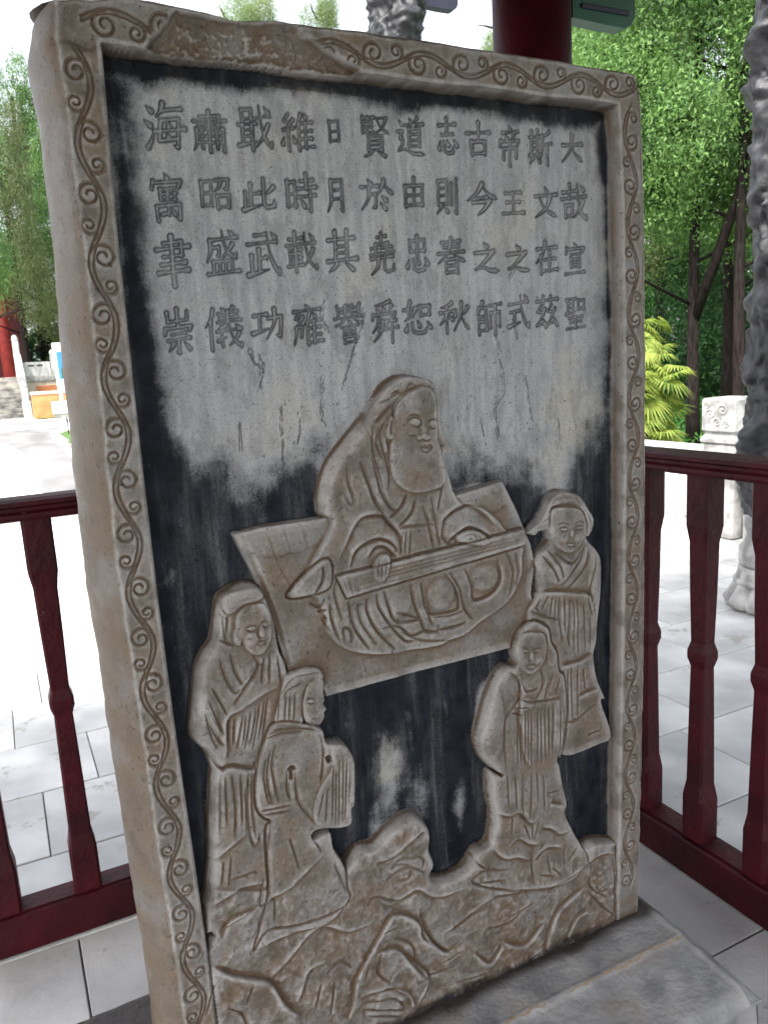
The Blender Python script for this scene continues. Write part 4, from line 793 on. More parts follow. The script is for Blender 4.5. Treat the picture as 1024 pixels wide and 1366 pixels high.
# lettering: the brush strokes are outlined by a cut line
BRUSH = """大 h12,40 88,36;p50,6 48,40 36,66 10,92;n50,40 62,66 92,90
斯 h6,24 50,22;v16,8 16,70;v38,6 38,70;h18,38 37,37;h18,53 37,52;h4,71 52,68;p20,76 14,84 6,92;d36,76 46,88;p86,8 74,16 60,20;p60,20 60,55 54,74 46,92;h60,44 96,40;v80,44 80,96
帝 d47,2 52,11;h20,19 82,16;d32,22 38,34;p68,20 64,28 58,34;v14,38 10,50;z14,40 88,37 82,48;v26,56 26,80;g26,57 76,54 76,78 68,76;v51,40 51,98
古 h10,32 90,28;v50,4 50,56;v26,56 28,92;z26,57 74,54 72,90;h29,88 71,86
志 h16,20 84,17;v50,2 50,42;h28,43 74,41;d22,60 18,78;g36,58 40,82 52,88 72,86 74,74;d50,56 56,68;d78,56 88,70
道 d46,2 52,10;p74,1 70,7 64,12;h34,18 92,15;p62,18 58,24 52,28;v44,28 44,72;z44,29 80,27 80,72;h46,42 79,41;h46,56 79,55;h45,70 80,69;d12,8 20,18;z6,36 22,34 14,52;p18,50 22,66 8,80;n8,82 30,78 60,88 96,90
賢 v10,4 10,40;h10,6 46,4;h12,16 40,15;v40,15 40,28;h12,28 40,27;v26,6 26,16;v26,28 26,40;h10,41 48,39;h56,8 88,6;p88,6 76,28 54,42;n58,12 72,30 94,42;v26,48 26,84;z26,49 74,47 74,84;h28,60 73,59;h28,72 73,71;h27,83 74,82;p40,86 30,93 14,98;d60,86 82,97
日 v22,10 24,92;z22,12 78,9 78,90;h26,50 76,48;h25,88 77,86
維 z26,4 12,22 28,24;p38,18 26,32 10,42;h10,43 40,38;v25,44 25,94;d10,62 6,78;d38,58 44,72;p62,4 56,20 46,36;v56,26 56,94;d72,4 78,14;h57,26 94,23;h57,46 92,44;h57,66 92,64;h57,88 98,86;v76,24 76,88
戢 v14,10 16,34;z14,11 44,9 42,32;h17,31 42,30;h4,42 54,39;v16,42 16,82;v42,42 42,94;h17,54 41,53;h17,66 41,65;t4,84 56,76;h50,30 94,24;n66,4 70,40 80,72 96,90;g96,90 98,76;p88,42 74,66 52,88;d80,6 90,16
肅 v50,2 50,98;z24,16 78,13 76,34;h6,26 94,23;h22,36 78,34;p14,46 14,74 4,96;v86,44 86,98;h14,47 44,45;h56,46 86,44;v30,48 30,90;v70,48 70,90;h16,62 44,61;h56,61 84,60;h18,76 44,75;h56,75 84,74
海 d8,8 20,18;d4,36 16,46;t6,88 14,78 24,58;p48,2 42,16 30,28;h44,16 92,12;z42,34 36,74 82,70;g42,35 84,31 78,88 68,84;h24,56 98,51;d56,38 60,48;d54,60 58,70
哉 h8,22 60,18;v34,4 34,38;h4,40 94,34;v18,56 20,84;z18,57 46,54 44,82;h21,81 44,80;n62,4 66,40 78,74 96,90;g96,90 97,78;p84,46 72,66 50,84;d76,8 86,18
文 d46,2 54,14;h8,28 92,24;p70,28 52,66 10,94;n28,32 50,66 94,92
王 h18,14 82,11;h24,50 76,47;h6,92 94,89;v50,14 50,90
今 p50,4 34,32 6,54;n50,6 68,32 96,50;h34,46 66,43;z24,60 76,56 72,62;p76,56 60,80 40,98
則 v14,8 14,70;z14,9 50,7 50,70;h16,28 49,27;h16,48 49,47;h15,69 50,68;p26,74 20,84 6,94;d38,74 52,90;v68,16 68,70;g90,4 90,94 80,88
由 v16,28 18,92;z16,29 84,26 82,90;v50,4 50,88;h18,58 82,56;h18,88 82,86
於 d24,2 32,14;h4,24 54,20;p26,26 24,60 4,94;g28,46 48,44 46,84 36,88;p72,4 64,30 50,48;n72,10 80,30 98,46;d66,52 78,64;d62,74 76,90
月 p28,6 28,60 8,96;g28,8 80,5 80,94 68,88;h30,34 79,32;h29,60 79,58
時 v8,20 8,80;z8,21 34,19 34,80;h10,49 33,48;h9,78 34,77;h50,20 90,17;v70,2 70,36;h42,38 98,34;h42,58 98,54;g82,42 82,94 72,88;d54,66 62,80
此 v26,20 26,84;v8,44 8,88;h26,48 50,45;t2,94 54,80;g64,6 64,78 72,88 94,84 94,66;p92,30 80,42 66,48
昭 v8,14 8,84;z8,15 36,13 36,84;h10,48 35,47;h9,83 36,82;g50,10 90,7 86,36 76,34;p66,10 62,28 46,44;v54,54 56,92;z54,55 90,52 88,90;h57,88 88,87
寓 d46,1 52,10;v12,16 8,32;z12,18 90,15 82,28;v30,32 30,54;z30,33 72,31 70,54;h31,43 71,42;h31,54 71,53;v50,32 50,84;v18,66 20,96;g18,66 84,62 82,94 72,90;t34,84 66,78;d60,72 68,84
宣 d46,1 52,10;v12,18 8,32;z12,19 90,16 84,28;h30,36 72,34;v30,48 32,74;z30,49 72,47 70,74;h32,61 70,60;h32,74 70,73;h6,95 94,91
在 h8,24 92,20;p44,2 34,36 6,64;v26,44 26,96;h42,56 88,53;v64,34 64,88;h36,90 96,87
之 d46,2 56,14;z14,32 78,28 72,36;p78,28 48,62 18,86;n16,82 44,78 66,88 96,90
春 h20,14 80,11;h26,27 74,25;h8,42 92,38;p50,2 40,40 6,68;n54,40 70,54 96,66;v32,58 32,96;z32,59 70,57 70,96;h34,76 69,75;h33,94 70,93
忠 v22,14 24,42;z22,15 78,12 76,42;h24,41 76,39;v50,2 50,56;d18,64 12,82;g32,62 36,86 50,92 72,90 76,76;d48,58 54,72;d80,60 90,76
堯 h34,10 66,8;v50,1 50,22;h26,24 76,22;h10,36 44,34;v27,26 27,48;h6,50 46,48;h54,35 90,33;v72,25 72,47;h52,49 96,46;h8,60 92,56;p38,60 32,80 8,96;g60,58 60,86 72,92 96,88 96,74
其 h10,24 90,20;v32,4 32,70;v68,2 68,70;h34,40 67,38;h34,55 67,53;h4,73 96,69;p36,78 26,88 10,96;d62,78 84,94
載 h12,18 54,15;v32,2 32,32;h4,34 94,28;h14,44 50,42;v16,52 16,74;z16,53 48,51 48,74;h17,63 48,62;h17,74 48,73;h6,84 56,81;v32,38 32,98;n62,4 66,40 78,74 96,92;g96,92 98,80;p88,44 76,66 58,86;d78,6 88,16
武 h28,10 58,8;v38,40 38,84;v16,52 16,86;h38,58 58,56;t4,92 64,82;h6,26 90,22;n64,4 68,40 80,74 96,92;g96,92 98,78;d78,4 88,14
盛 h14,20 94,15;p16,20 16,44 4,66;g18,36 42,34 40,54 32,52;n52,2 56,26 68,48 88,60;g88,60 90,48;p80,30 68,44 50,58;d70,3 80,10;v22,68 22,90;z22,68 76,66 76,90;v40,68 40,90;v58,68 58,90;h4,94 96,90
聿 z26,14 76,11 74,40;h6,27 94,23;h26,40 76,38;h18,55 82,52;h10,70 90,67;v50,2 50,98
聖 h6,8 50,6;v14,8 14,46;v40,8 40,54;h16,20 39,19;h16,32 39,31;t4,50 50,42;v60,12 62,38;z60,13 90,11 88,38;h62,37 88,36;h22,62 80,59;h28,76 74,74;h8,94 94,91;v50,60 50,92
茲 h6,16 94,13;v34,4 34,24;v66,3 66,23;z28,28 12,46 32,48;p40,40 26,66 8,82;h8,83 42,78;d36,66 46,88;z70,28 54,46 74,48;p82,40 68,66 52,82;h52,83 86,78;d80,66 92,88
式 h8,28 92,23;h14,50 52,47;v33,50 33,80;t6,88 58,78;n60,4 64,40 78,74 96,92;g96,92 98,78;d76,6 86,16
師 p28,2 24,10 16,18;v14,18 14,94;z14,20 42,18 42,42;h16,42 42,41;z16,58 44,56 44,82;h16,84 44,82;h54,14 96,11;v60,32 60,76;g60,33 92,31 92,74 84,70;v76,14 76,98
秋 p42,4 28,14 8,18;h4,34 50,30;v26,16 26,96;p26,36 18,56 4,70;d30,42 44,56;d58,26 54,44;p92,22 86,34 78,44;p72,6 70,46 48,92;n72,46 82,72 98,92
恕 p26,2 18,30 36,46;p44,20 34,36 8,54;h4,24 50,20;v58,16 60,42;z58,17 88,15 86,42;h60,41 86,40;d16,64 12,82;g30,62 34,86 50,92 72,90 76,76;d48,58 54,72;d80,60 90,76
舜 p70,2 44,8 20,10;d24,16 30,24;d46,12 50,22;p76,10 72,18 66,24;v12,30 8,42;z12,31 90,28 84,40;p32,40 26,56 8,72;h28,50 46,48;p46,48 38,72 12,94;d24,60 32,68;h56,48 90,46;v58,48 56,64;h50,66 96,63;v76,40 76,98
譽 v14,6 18,34;h16,14 32,12;h18,24 32,23;v84,6 82,34;h70,12 84,11;h70,23 84,22;h40,10 60,8;h40,20 60,19;v40,8 40,32;v60,8 60,32;h6,38 94,35;p34,40 26,48 8,54;n66,40 76,46 94,52;d46,42 54,50;h24,58 78,55;h34,67 68,65;h34,76 68,74;v32,84 34,99;z32,84 70,82 68,98;h34,98 68,97
雍 d46,1 52,9;h6,16 94,13;z24,20 12,34 26,36;p34,30 20,48 8,54;p14,56 14,70 4,96;z12,54 34,52 28,76;p58,20 52,36 40,50;v50,42 50,98;d70,20 76,30;h51,42 92,39;h51,58 90,56;h51,75 90,73;h51,94 98,91;v72,40 72,93
功 h6,24 46,21;v26,24 26,68;t2,76 52,66;g52,34 94,30 88,90 76,84;p72,6 70,46 44,94
儀 p24,4 18,26 2,46;v16,30 16,98;d46,2 52,9;p78,1 74,6 68,10;h38,15 90,12;h42,25 86,23;h34,36 96,33;v64,10 64,36;p56,42 48,48 36,50;h32,58 96,54;v46,46 46,92;t34,78 56,70;n66,42 70,64 80,84 96,96;g96,96 98,84;p90,64 80,78 62,92;d82,42 90,50
崇 v50,1 50,26;v18,8 20,28;z20,28 80,26 82,8;d46,32 52,40;v12,42 8,54;z12,43 90,40 84,50;h30,56 70,54;h16,68 84,65;g50,68 50,96 42,92;p32,76 26,84 16,92;d68,74 82,88"""
def strokes(s):
    return [(q[0], np.array([[float(z) for z in p.split(',')] for p in q[1:].split()])) for q in s.split(';')]
BR_ = {ln[0]: strokes(ln[2:]) for ln in BRUSH.split('\n')}
def width(kind, t):
    if kind == 'h': return .62+.30*np.exp(-(t/.14)**2)+.52*np.exp(-((1-t)/.13)**2)
    if kind == 'v': return .86+.36*np.exp(-(t/.12)**2)+.10*np.exp(-((1-t)/.12)**2)
    if kind == 'p': return 1.18*(1-t)**.8+.14
    if kind == 'n': return np.where(t < .84, .34+1.05*t**1.4, 1.15*(1-t)/.16+.10)
    if kind == 'd': return .30+1.10*t**.8
    if kind == 't': return 1.15*(1-t)+.16
    if kind == 'g': return np.where(t < .82, .86, .86*(1-t)/.18+.10)
    return .84+0*t
for gi, (ch, gu, gv, gw, gh) in enumerate(GLYPHS):
    st_ = BR_[ch]; gr_ = random.Random(gi); nst = len(st_); bw = (5.6-.13*nst)/100*(gw*gh)**.5/1000
    ctr = np.array([[gu/1000-gw/2000, gv/1000-gh/2000], [gu/1000+gw/2000, gv/1000+gh/2000]]); W = win(ctr, .008); X, Y = Ug[W], Vg[W]; s = np.full(X.shape, -9., np.float32)
    for kd, P0 in st_:
        p = P0/100-.5; p = p+np.array([gr_.uniform(-.012, .012), gr_.uniform(-.012, .012)])
        if kd in 'pnz' and len(p) > 2 and kd != 'z': p = spline(p, False, 4)
        x, y = p[:, 0], -p[:, 1]; y2 = y+.05*x; x2 = x+.02*y
        P = np.stack([gu/1000+x2*gw/1000*.97, gv/1000+y2*gh/1000*.97], 1)
        q, par, _ = pdist(X, Y, P); s = np.maximum(s, bw*width(kd, par)*gr_.uniform(.9, 1.12)-q)
    s = s-.0009*(fbm(*s.shape, 8, 300+gi)-.5); ad = np.abs(s); d = s
    g = np.exp(-(ad/.0010)**2); E[W] -= (.0038*g+.0012*np.clip(s/.001, 0, 1)).astype(np.float32)
    wear_highlight = .62+.38*np.clip(2.2*(fbm(*d.shape, 16, 500+gi)-.25), 0, 1)  # here only the patchy worn ink of the strokes
    GLM[W] = np.maximum(GLM[W], wear_highlight*np.maximum(np.clip(1.25*np.exp(-(ad/.00125)**2), 0, 1), .36*(s > 0)))
    PARTS.append('carved_character'); LABELS[len(PARTS)-1] = 'incised character '+ch
    LAB[W] = np.where((s > -.0030) & (LAB[W] == 0), len(PARTS)-1, LAB[W])
bare = (E < .004) & (LAB != 1) & ~carved
# cracks and pits of the weathered field
for f in CRACKS:
    P = spline(arr(f), False, 5); P = P+np.cumsum(rng.normal(0, .0006, P.shape), 0)
    for rep in range(3):
        Q = P+rng.normal(0, .0016, P.shape)+rng.normal(0, .002, 2); W = win(Q, .006); q, par, _ = pdist(Ug[W], Vg[W], Q)
        wd = .0011*(fbm(*q.shape, 7, rep+int(abs(P[0, 0])*1e4))*2.6-.75); m_ = np.clip(1-q/np.maximum(wd, 1e-5), 0, 1)*bare[W]*(wd > .0002)
        E[W] -= (.002*m_).astype(np.float32); GLM[W] = np.maximum(GLM[W], .85*m_**.4)
for i in range(420):
    z = rnd.random(); u, v = (rnd.gauss(.33, .09), rnd.gauss(1.12, .10)) if z < .4 else ((rnd.gauss(.72, .07), rnd.gauss(1.10, .10)) if z < .7 else (rnd.uniform(.08, .93), rnd.uniform(.3, 1.62)))
    r = rnd.choice((.0008, .001, .0012, .0016, .0024)); P = np.array([[u-r, v-r], [u+r, v+r]]); W = win(P, .002); s_ = rnd.uniform(.5, 1.2)
    if E[W].size == 0: continue
    q = np.sqrt(((Ug[W]-u)*(1+s_))**2+((Vg[W]-v)/s_)**2)/r; m_ = np.clip(1.3-q, 0, 1)*bare[W]; E[W] -= (.0015*m_).astype(np.float32); GLM[W] = np.maximum(GLM[W], np.clip(m_*1.4, 0, .9))
for wd, val, f in INK:
    P = spline(arr(f), True, 3); W = win(P, .12); s, _, _ = pdist(Ug[W], Vg[W], P, True); INKM[W] = np.maximum(INKM[W], val*np.clip(.5+s/(wd*(.0105 if wd > 10 else .0075)), 0, 1))
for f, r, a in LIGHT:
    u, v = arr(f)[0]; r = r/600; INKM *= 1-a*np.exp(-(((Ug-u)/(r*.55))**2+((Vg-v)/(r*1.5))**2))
INKM *= np.clip(1-E/.006, 0, 1)
warm = np.clip((E-.002)/.006, 0, 1)
warm[(Vg > 1.63)] = 1
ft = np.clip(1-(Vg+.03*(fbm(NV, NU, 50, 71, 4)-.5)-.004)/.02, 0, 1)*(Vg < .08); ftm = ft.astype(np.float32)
# rough tooling, worn edges
E += (.0016*(fbm(NV, NU, 30, 21, 4)-.5)*(LAB >= 1)+.0008*(fbm(NV, NU, 4, 22, 2)-.5)*(LAB >= 1)+.0003*(fbm(NV, NU, 4, 24, 2)-.5)).astype(np.float32)
E += (.0022*(fbm(NV, NU, 90, 25, 3)-.5)*carved).astype(np.float32)
rock = blur((LAB == PARTS.index('carved_rocks')).astype(np.float32), 6)
E += ((.008*(np.abs(fbm(NV, NU, 60, 26, 5, .55)-.5)*-2+.35)+.0025*(fbm(NV, NU, 14, 27, 3)-.5))*rock).astype(np.float32)
eo = np.minimum(np.minimum(Ug-uL[:, None], uR[:, None]-Ug), (Vg[-1][None]-Vg)*.9)+.0035*(fbm(NV, NU, 18, 23, 4, .65)-.55)
t = np.clip(eo/.005, 0, 1); E -= (.005*(1-t)**2).astype(np.float32)
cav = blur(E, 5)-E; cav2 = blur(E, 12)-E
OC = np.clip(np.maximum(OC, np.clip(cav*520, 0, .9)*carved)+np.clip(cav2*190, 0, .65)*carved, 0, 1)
# top left corner: an old dark scar
W = win(np.array([[.01, 1.62], [.075, 1.66]]), .01); E[W] -= (.007*np.exp(-((Vg[W]-1.648-.004*np.sin(Ug[W]*120))/.006)**2)*np.clip((.062-Ug[W])/.02, 0, 1)).astype(np.float32)
WEAR_HIGHLIGHT = np.clip(-cav*620-.05, 0, 1)*(E > .01)+np.clip(-cav2*200, 0, .6)*carved  # convex ridges lightened: painted highlights together with pale worn stone
ci = PARTS.index('carved_couch'); st = fbm(NV, NU, 70, 81, 4)
OC = np.clip(OC+.65*np.clip(st-.30, 0, 1)*(LAB == ci)*np.clip((1.0-Vg)/.25, 0, 1)+carved*.45*np.clip(st-.42, 0, 1)*np.clip((.95-Vg)/.4, 0, 1), 0, 1)
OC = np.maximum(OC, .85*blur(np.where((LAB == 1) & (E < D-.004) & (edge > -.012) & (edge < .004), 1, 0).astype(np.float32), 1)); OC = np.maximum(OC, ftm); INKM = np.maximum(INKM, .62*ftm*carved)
VX = np.stack([Ug.ravel(), (D-E).ravel(), Vg.ravel()], 1).astype(np.float32)
gyy, gxx = np.gradient(-E); duv = np.gradient(Ug, axis=1); dvv = vv[1]-vv[0]
NRM = np.stack([(gxx/duv).ravel(), -np.ones(E.size), (gyy/dvv).ravel()], 1); NRM /= np.linalg.norm(NRM, axis=1)[:, None]; NRM = NRM.astype(np.float32)
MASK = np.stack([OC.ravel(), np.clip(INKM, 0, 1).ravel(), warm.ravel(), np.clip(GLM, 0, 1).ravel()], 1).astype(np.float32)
WEAR_HIGHLIGHTF = np.clip(WEAR_HIGHLIGHT, 0, 1).ravel().astype(np.float32)
def setnormals(me, nrm):
    me.polygons.foreach_set('use_smooth', np.ones(len(me.polygons), bool)); me.normals_split_custom_set_from_vertices(nrm)
def gridpart(name, cells, parent):
    i, j = cells; a = i*NU+j; q = np.stack([a, a+1, a+NU+1, a+NU], 1); ids, inv = np.unique(q, return_inverse=True); inv = inv.reshape(-1)
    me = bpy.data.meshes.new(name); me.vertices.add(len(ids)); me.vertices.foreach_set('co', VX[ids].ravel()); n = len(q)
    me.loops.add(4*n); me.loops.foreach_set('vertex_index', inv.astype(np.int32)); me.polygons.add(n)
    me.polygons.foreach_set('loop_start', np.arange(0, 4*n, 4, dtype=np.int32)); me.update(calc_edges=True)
    at = me.color_attributes.new('mask', 'FLOAT_COLOR', 'POINT'); at.data.foreach_set('color', MASK[ids].ravel()); aw = me.attributes.new('wear_highlight', 'FLOAT', 'POINT'); aw.data.foreach_set('value', WEAR_HIGHLIGHTF[ids])
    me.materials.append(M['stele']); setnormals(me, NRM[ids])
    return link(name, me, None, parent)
stele = empty('stone_stele', (.5, .1, 0), label='tall carved grey stone tablet with scroll border, incised inscription and relief figures', cat='stone tablet')
stele.location = (0, 0, 0)
C = LAB[:-1, :-1]; order = np.argsort(C, axis=None, kind='stable'); srt = C.ravel()[order]; objs = {}
PLAB = {'carved_sage': 'bearded sage in a loose robe seated on a draped couch', 'carved_couch': 'broad couch with curled mat hanging down behind the sage', 'carved_zither': 'long stringed zither lying across the sage\'s lap',
        'carved_attendant': 'tall robed attendant standing at the left behind another', 'carved_attendant_front': 'left attendant in front carrying a wrapped bundle', 'carved_attendant_tall': 'tall attendant with side hair knot standing at the right',
        'carved_attendant_short': 'short bearded attendant with folded sleeves at the right', 'carved_rocks': 'rocky ground carved along the foot of the tablet', 'border_frame': 'raised border cut with curling vine scrolls', 'inscription_panel': 'recessed field with ink-black edges'}
for k in range(len(PARTS)):
    lo, hi = np.searchsorted(srt, [k, k+1])
    if hi-lo < 6: continue
    o = order[lo:hi]; nm = PARTS[k]; base = 'carved_attendant' if nm.startswith('carved_attendant') else nm
    par = stele
    if nm in ('hair', 'head', 'beard', 'ear', 'hand', 'collar_flap', 'headcloth', 'carried_bundle'):
        for kk in range(k-1, -1, -1):
            if PARTS[kk].startswith(('carved_sage', 'carved_attendant')): par = objs.get(kk, stele); break
    ob = gridpart(base, (o//(NU-1), o % (NU-1)), par); objs[k] = ob
    if nm in PLAB: ob['label'] = PLAB[nm]
    if k in LABELS: ob['label'] = LABELS[k]
# the rough body of the slab behind the carved face
def body():
    rows = list(range(0, NV, 4)); rows = rows if rows[-1] == NV-1 else rows+[NV-1]; r = fbm(len(rows), 40, 14, 31, 5, .68, 1.6)-.5; v = []; f = []
    ks = np.interp(vv[rows], [0, .11, .5, .7, 1.07, 1.23, 1.49, 1.6, 1.65, 1.705], [.036, .036, .036, .036, .033, .034, .026, .024, .028, .020])
    nj = 40
    for a, i in enumerate(rows):
        eL = Ug[i, 0]; yL = D-E[i, 0]; eR = Ug[i, -1]; yR = D-E[i, -1]; z = Vg[i, 0]; b = ks[a]
        prof = [(eL, yL), (eL-b*.22, .012), (eL-b*.45, .028), (eL-b*.66, .045), (eL-b*.82, .062), (eL-b*.93, .08), (eL-b, .10), (eL-b*.98, .12), (eL-b*.9, .14), (eL-b*.7, .165), (eL-b*.35, .185), (eL+.01, .195)]
        n1 = len(prof); bk = [(eL+.01+(eR-eL-.01)*t_, .2) for t_ in np.linspace(.04, .98, nj-n1-6)]; prof += bk
        prof += [(eR+.006, .19), (eR+.012, .15), (eR+.012, .1), (eR+.008, .05), (eR+.003, .02), (eR, yR)]
        zz = Vg[i, 0]
        for b_, (x, y) in enumerate(prof):
            k = min(b_, nj-1-b_); am = min(1, k/2)*.009; zt = zz if k == 0 else zz+(.006*r[a, b_] if a == len(rows)-1 else 0)
            if b_ >= nj-6: am *= .25
            if b_ == nj-1: zt = Vg[i, -1]
            v.append((x+am*r[a, b_]*(1 if b_ < n1 else .3), y+(am*r[a, (b_+7) % nj] if k else 0), zt))
    n = len(prof)
    for a in range(len(rows)-1):
        for b_ in range(n-1): f.append((a*n+b_, (a+1)*n+b_, (a+1)*n+b_+1, a*n+b_+1))
    me = bpy.data.meshes.new('slab_body'); me.from_pydata(v, [], f); me.update()
    at = me.color_attributes.new('mask', 'FLOAT_COLOR', 'POINT'); at.data.foreach_set('color', np.tile(np.array([.42, 0, 1, 0], np.float32), len(v)))
    return me, n, len(rows)
me, nb, nr = body(); me.materials.append(M['stele'])
sb = link('slab_body', me, None, stele, True)
# top of the slab
def slabtop():
    js = list(range(0, NU, 5)); js = js if js[-1] == NU-1 else js+[NU-1]; ys = np.linspace(0, 1, 9); r = fbm(9, len(js), 8, 41, 4, .6)-.5; v = []; f = []
    for a, t_ in enumerate(ys):
        for b, j in enumerate(js):
            x = Ug[-1, j]; y0 = D-E[-1, j]; y = y0+(.195-y0)*t_; xx = x+(x-.5)*.05*math.sin(math.pi*min(t_*1.3, 1))*(abs(x-.5) > .3)
            v.append((xx, y, Vg[-1, j]+(0 if a == 0 else .010*math.sin(math.pi*min(1, t_*1.2)*.5)+.012*r[a, b])))
    n = len(js)
    for a in range(8):
        for b in range(n-1): f.append((a*n+b, a*n+b+1, (a+1)*n+b+1, (a+1)*n+b))
    me = bpy.data.meshes.new('slab_top'); me.from_pydata(v, [], f); me.update()
    at = me.color_attributes.new('mask', 'FLOAT_COLOR', 'POINT'); at.data.foreach_set('color', np.tile(np.array([.1, .18, 1, .1], np.float32), len(v))); me.materials.append(M['stele'])
    return link('slab_top', me, None, stele, True)
slabtop()
# ------------------------------------------------------------------ plinth
def plinth():
    X0, X1, Y0, Y1 = -.16, 1.045, -.272, .335; nx, ny = 260, 140
    def shape(x, y, z):  # rounded, worn block
        return z
    xs = np.linspace(X0, X1, nx); ys = np.linspace(Y0, Y1, ny); Xg, Yg = np.meshgrid(xs, ys)
    ed = np.minimum(np.minimum(Xg-X0, X1-Xg), np.minimum(Yg-Y0, Y1-Yg))
    n1 = fbm(ny, nx, 40, 51, 4)-.5; n2 = fbm(ny, nx, 8, 52, 3)-.5
    cx = np.clip(np.minimum(Xg-X0, X1-Xg)/.05, 0, 1); cy = np.clip(np.minimum(Yg-Y0, Y1-Yg)/.05, 0, 1)
    rr = 1-np.sqrt(np.clip((1-cx)**2+(1-cy)**2, 0, 1)); t = np.clip(rr*1.6, 0, 1)
    Z = -.022*(1-t)**2+.008*n1+.0035*n2
    fd = np.clip((-.1-Yg)/.16, 0, 1); Z += -.012*fd-.004/(1+np.exp(-(-.1-Yg)/.003))
    Z += .007*np.exp(-((Yg+.100+.004*n1)/.006)**2)*(Xg < 1.0)*.6; Z += .006*np.exp(-((Xg-1.012)/.006)**2)
    v = np.stack([Xg.ravel(), Yg.ravel(), Z.ravel()], 1).tolist(); f = [(a*nx+b, a*nx+b+1, (a+1)*nx+b+1, (a+1)*nx+b) for a in range(ny-1) for b in range(nx-1)]
    ring = [b for b in range(nx)]+[a*nx+nx-1 for a in range(1, ny)]+[(ny-1)*nx+b for b in range(nx-2, -1, -1)]+[a*nx for a in range(ny-2, 0, -1)]
    prev = ring
    for dz, ins in ((-.045, -.006), (-.09, -.004), (-.13, -.01), (FZ-.001, -.012)):
        cur = []
        for q in ring:
            x, y, z = v[q]; cxn, cyn = x-(X0+X1)/2, y-(Y0+Y1)/2
            ox = math.copysign(ins, cxn) if (abs(x-X0) < .001 or abs(x-X1) < .001) else 0; oy = math.copysign(ins, cyn) if (abs(y-Y0) < .001 or abs(y-Y1) < .001) else 0
            cur.append(len(v)); v.append((x-ox+.003*math.sin(x*40+dz*90), y-oy+.003*math.sin(y*37+x*23), dz if dz > -.18 else dz))
        m = len(ring)
        for a in range(m): f.append((prev[a], cur[a], cur[(a+1) % m], prev[(a+1) % m]))
        prev = cur
    me = bpy.data.meshes.new('stone_plinth'); me.from_pydata(v, [], f); me.update(); return me
def plinthmat():
    m = mat('plinth_stone', (.22, .225, .235), (.42, .42, .415), 14, .42, .8, 90); N = m.node_tree.nodes; Lk = m.node_tree.links; B = N['Principled BSDF']; src = B.inputs['Base Color'].links[0].from_socket
    tc = N.new('ShaderNodeTexCoord'); n = N.new('ShaderNodeTexNoise'); n.inputs['Scale'].default_value = 7; n.inputs['Detail'].default_value = 7; Lk.new(tc.outputs['Object'], n.inputs[0])
    sx = N.new('ShaderNodeSeparateXYZ'); Lk.new(tc.outputs['Object'], sx.inputs[0])
    def mr(s, a, b, c=0, d=1):
        x = N.new('ShaderNodeMapRange'); x.interpolation_type = 'SMOOTHSTEP'
        for i, q in enumerate((a, b, c, d)): x.inputs[i+1].default_value = q
        Lk.new(s, x.inputs[0]); return x.outputs[0]
    def mul(a, b, op='MULTIPLY'):
        x = N.new('ShaderNodeMath'); x.operation = op
        for i, q in enumerate((a, b)):
            if isinstance(q, float): x.inputs[i].default_value = q
            else: Lk.new(q, x.inputs[i])
        return x.outputs[0]
    def mix(f, a, c):
        x = N.new('ShaderNodeMix'); x.data_type = 'RGBA'; Lk.new(f, x.inputs[0]); Lk.new(a, x.inputs[6]); x.inputs[7].default_value = (*c, 1); return x.outputs[2]
    brown = mul(mr(n.outputs['Fac'], .54, .68), .5)
    c = mix(brown, src, (.15, .095, .06))
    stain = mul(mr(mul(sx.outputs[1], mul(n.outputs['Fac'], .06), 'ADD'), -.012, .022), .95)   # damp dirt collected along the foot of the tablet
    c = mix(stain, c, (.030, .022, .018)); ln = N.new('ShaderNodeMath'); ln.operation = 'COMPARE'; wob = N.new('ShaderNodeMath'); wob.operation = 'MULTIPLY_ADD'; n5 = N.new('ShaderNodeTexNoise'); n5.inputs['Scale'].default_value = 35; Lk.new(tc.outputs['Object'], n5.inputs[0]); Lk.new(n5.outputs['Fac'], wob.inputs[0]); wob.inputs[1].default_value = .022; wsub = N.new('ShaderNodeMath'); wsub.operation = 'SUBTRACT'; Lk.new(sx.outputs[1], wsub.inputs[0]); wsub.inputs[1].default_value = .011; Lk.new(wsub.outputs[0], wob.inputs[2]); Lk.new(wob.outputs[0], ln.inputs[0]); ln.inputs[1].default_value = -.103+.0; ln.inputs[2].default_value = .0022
    c = mix(mul(ln.outputs[0], mul(mr(n.outputs['Fac'], .36, .52), .8)), c, (.30, .22, .14)); Lk.new(c, B.inputs['Base Color']); return m
po = link('stone_plinth', plinth(), plinthmat(), None, True); tag(po, 'low worn grey stone plinth under the carved tablet, with rounded edges', 'plinth')
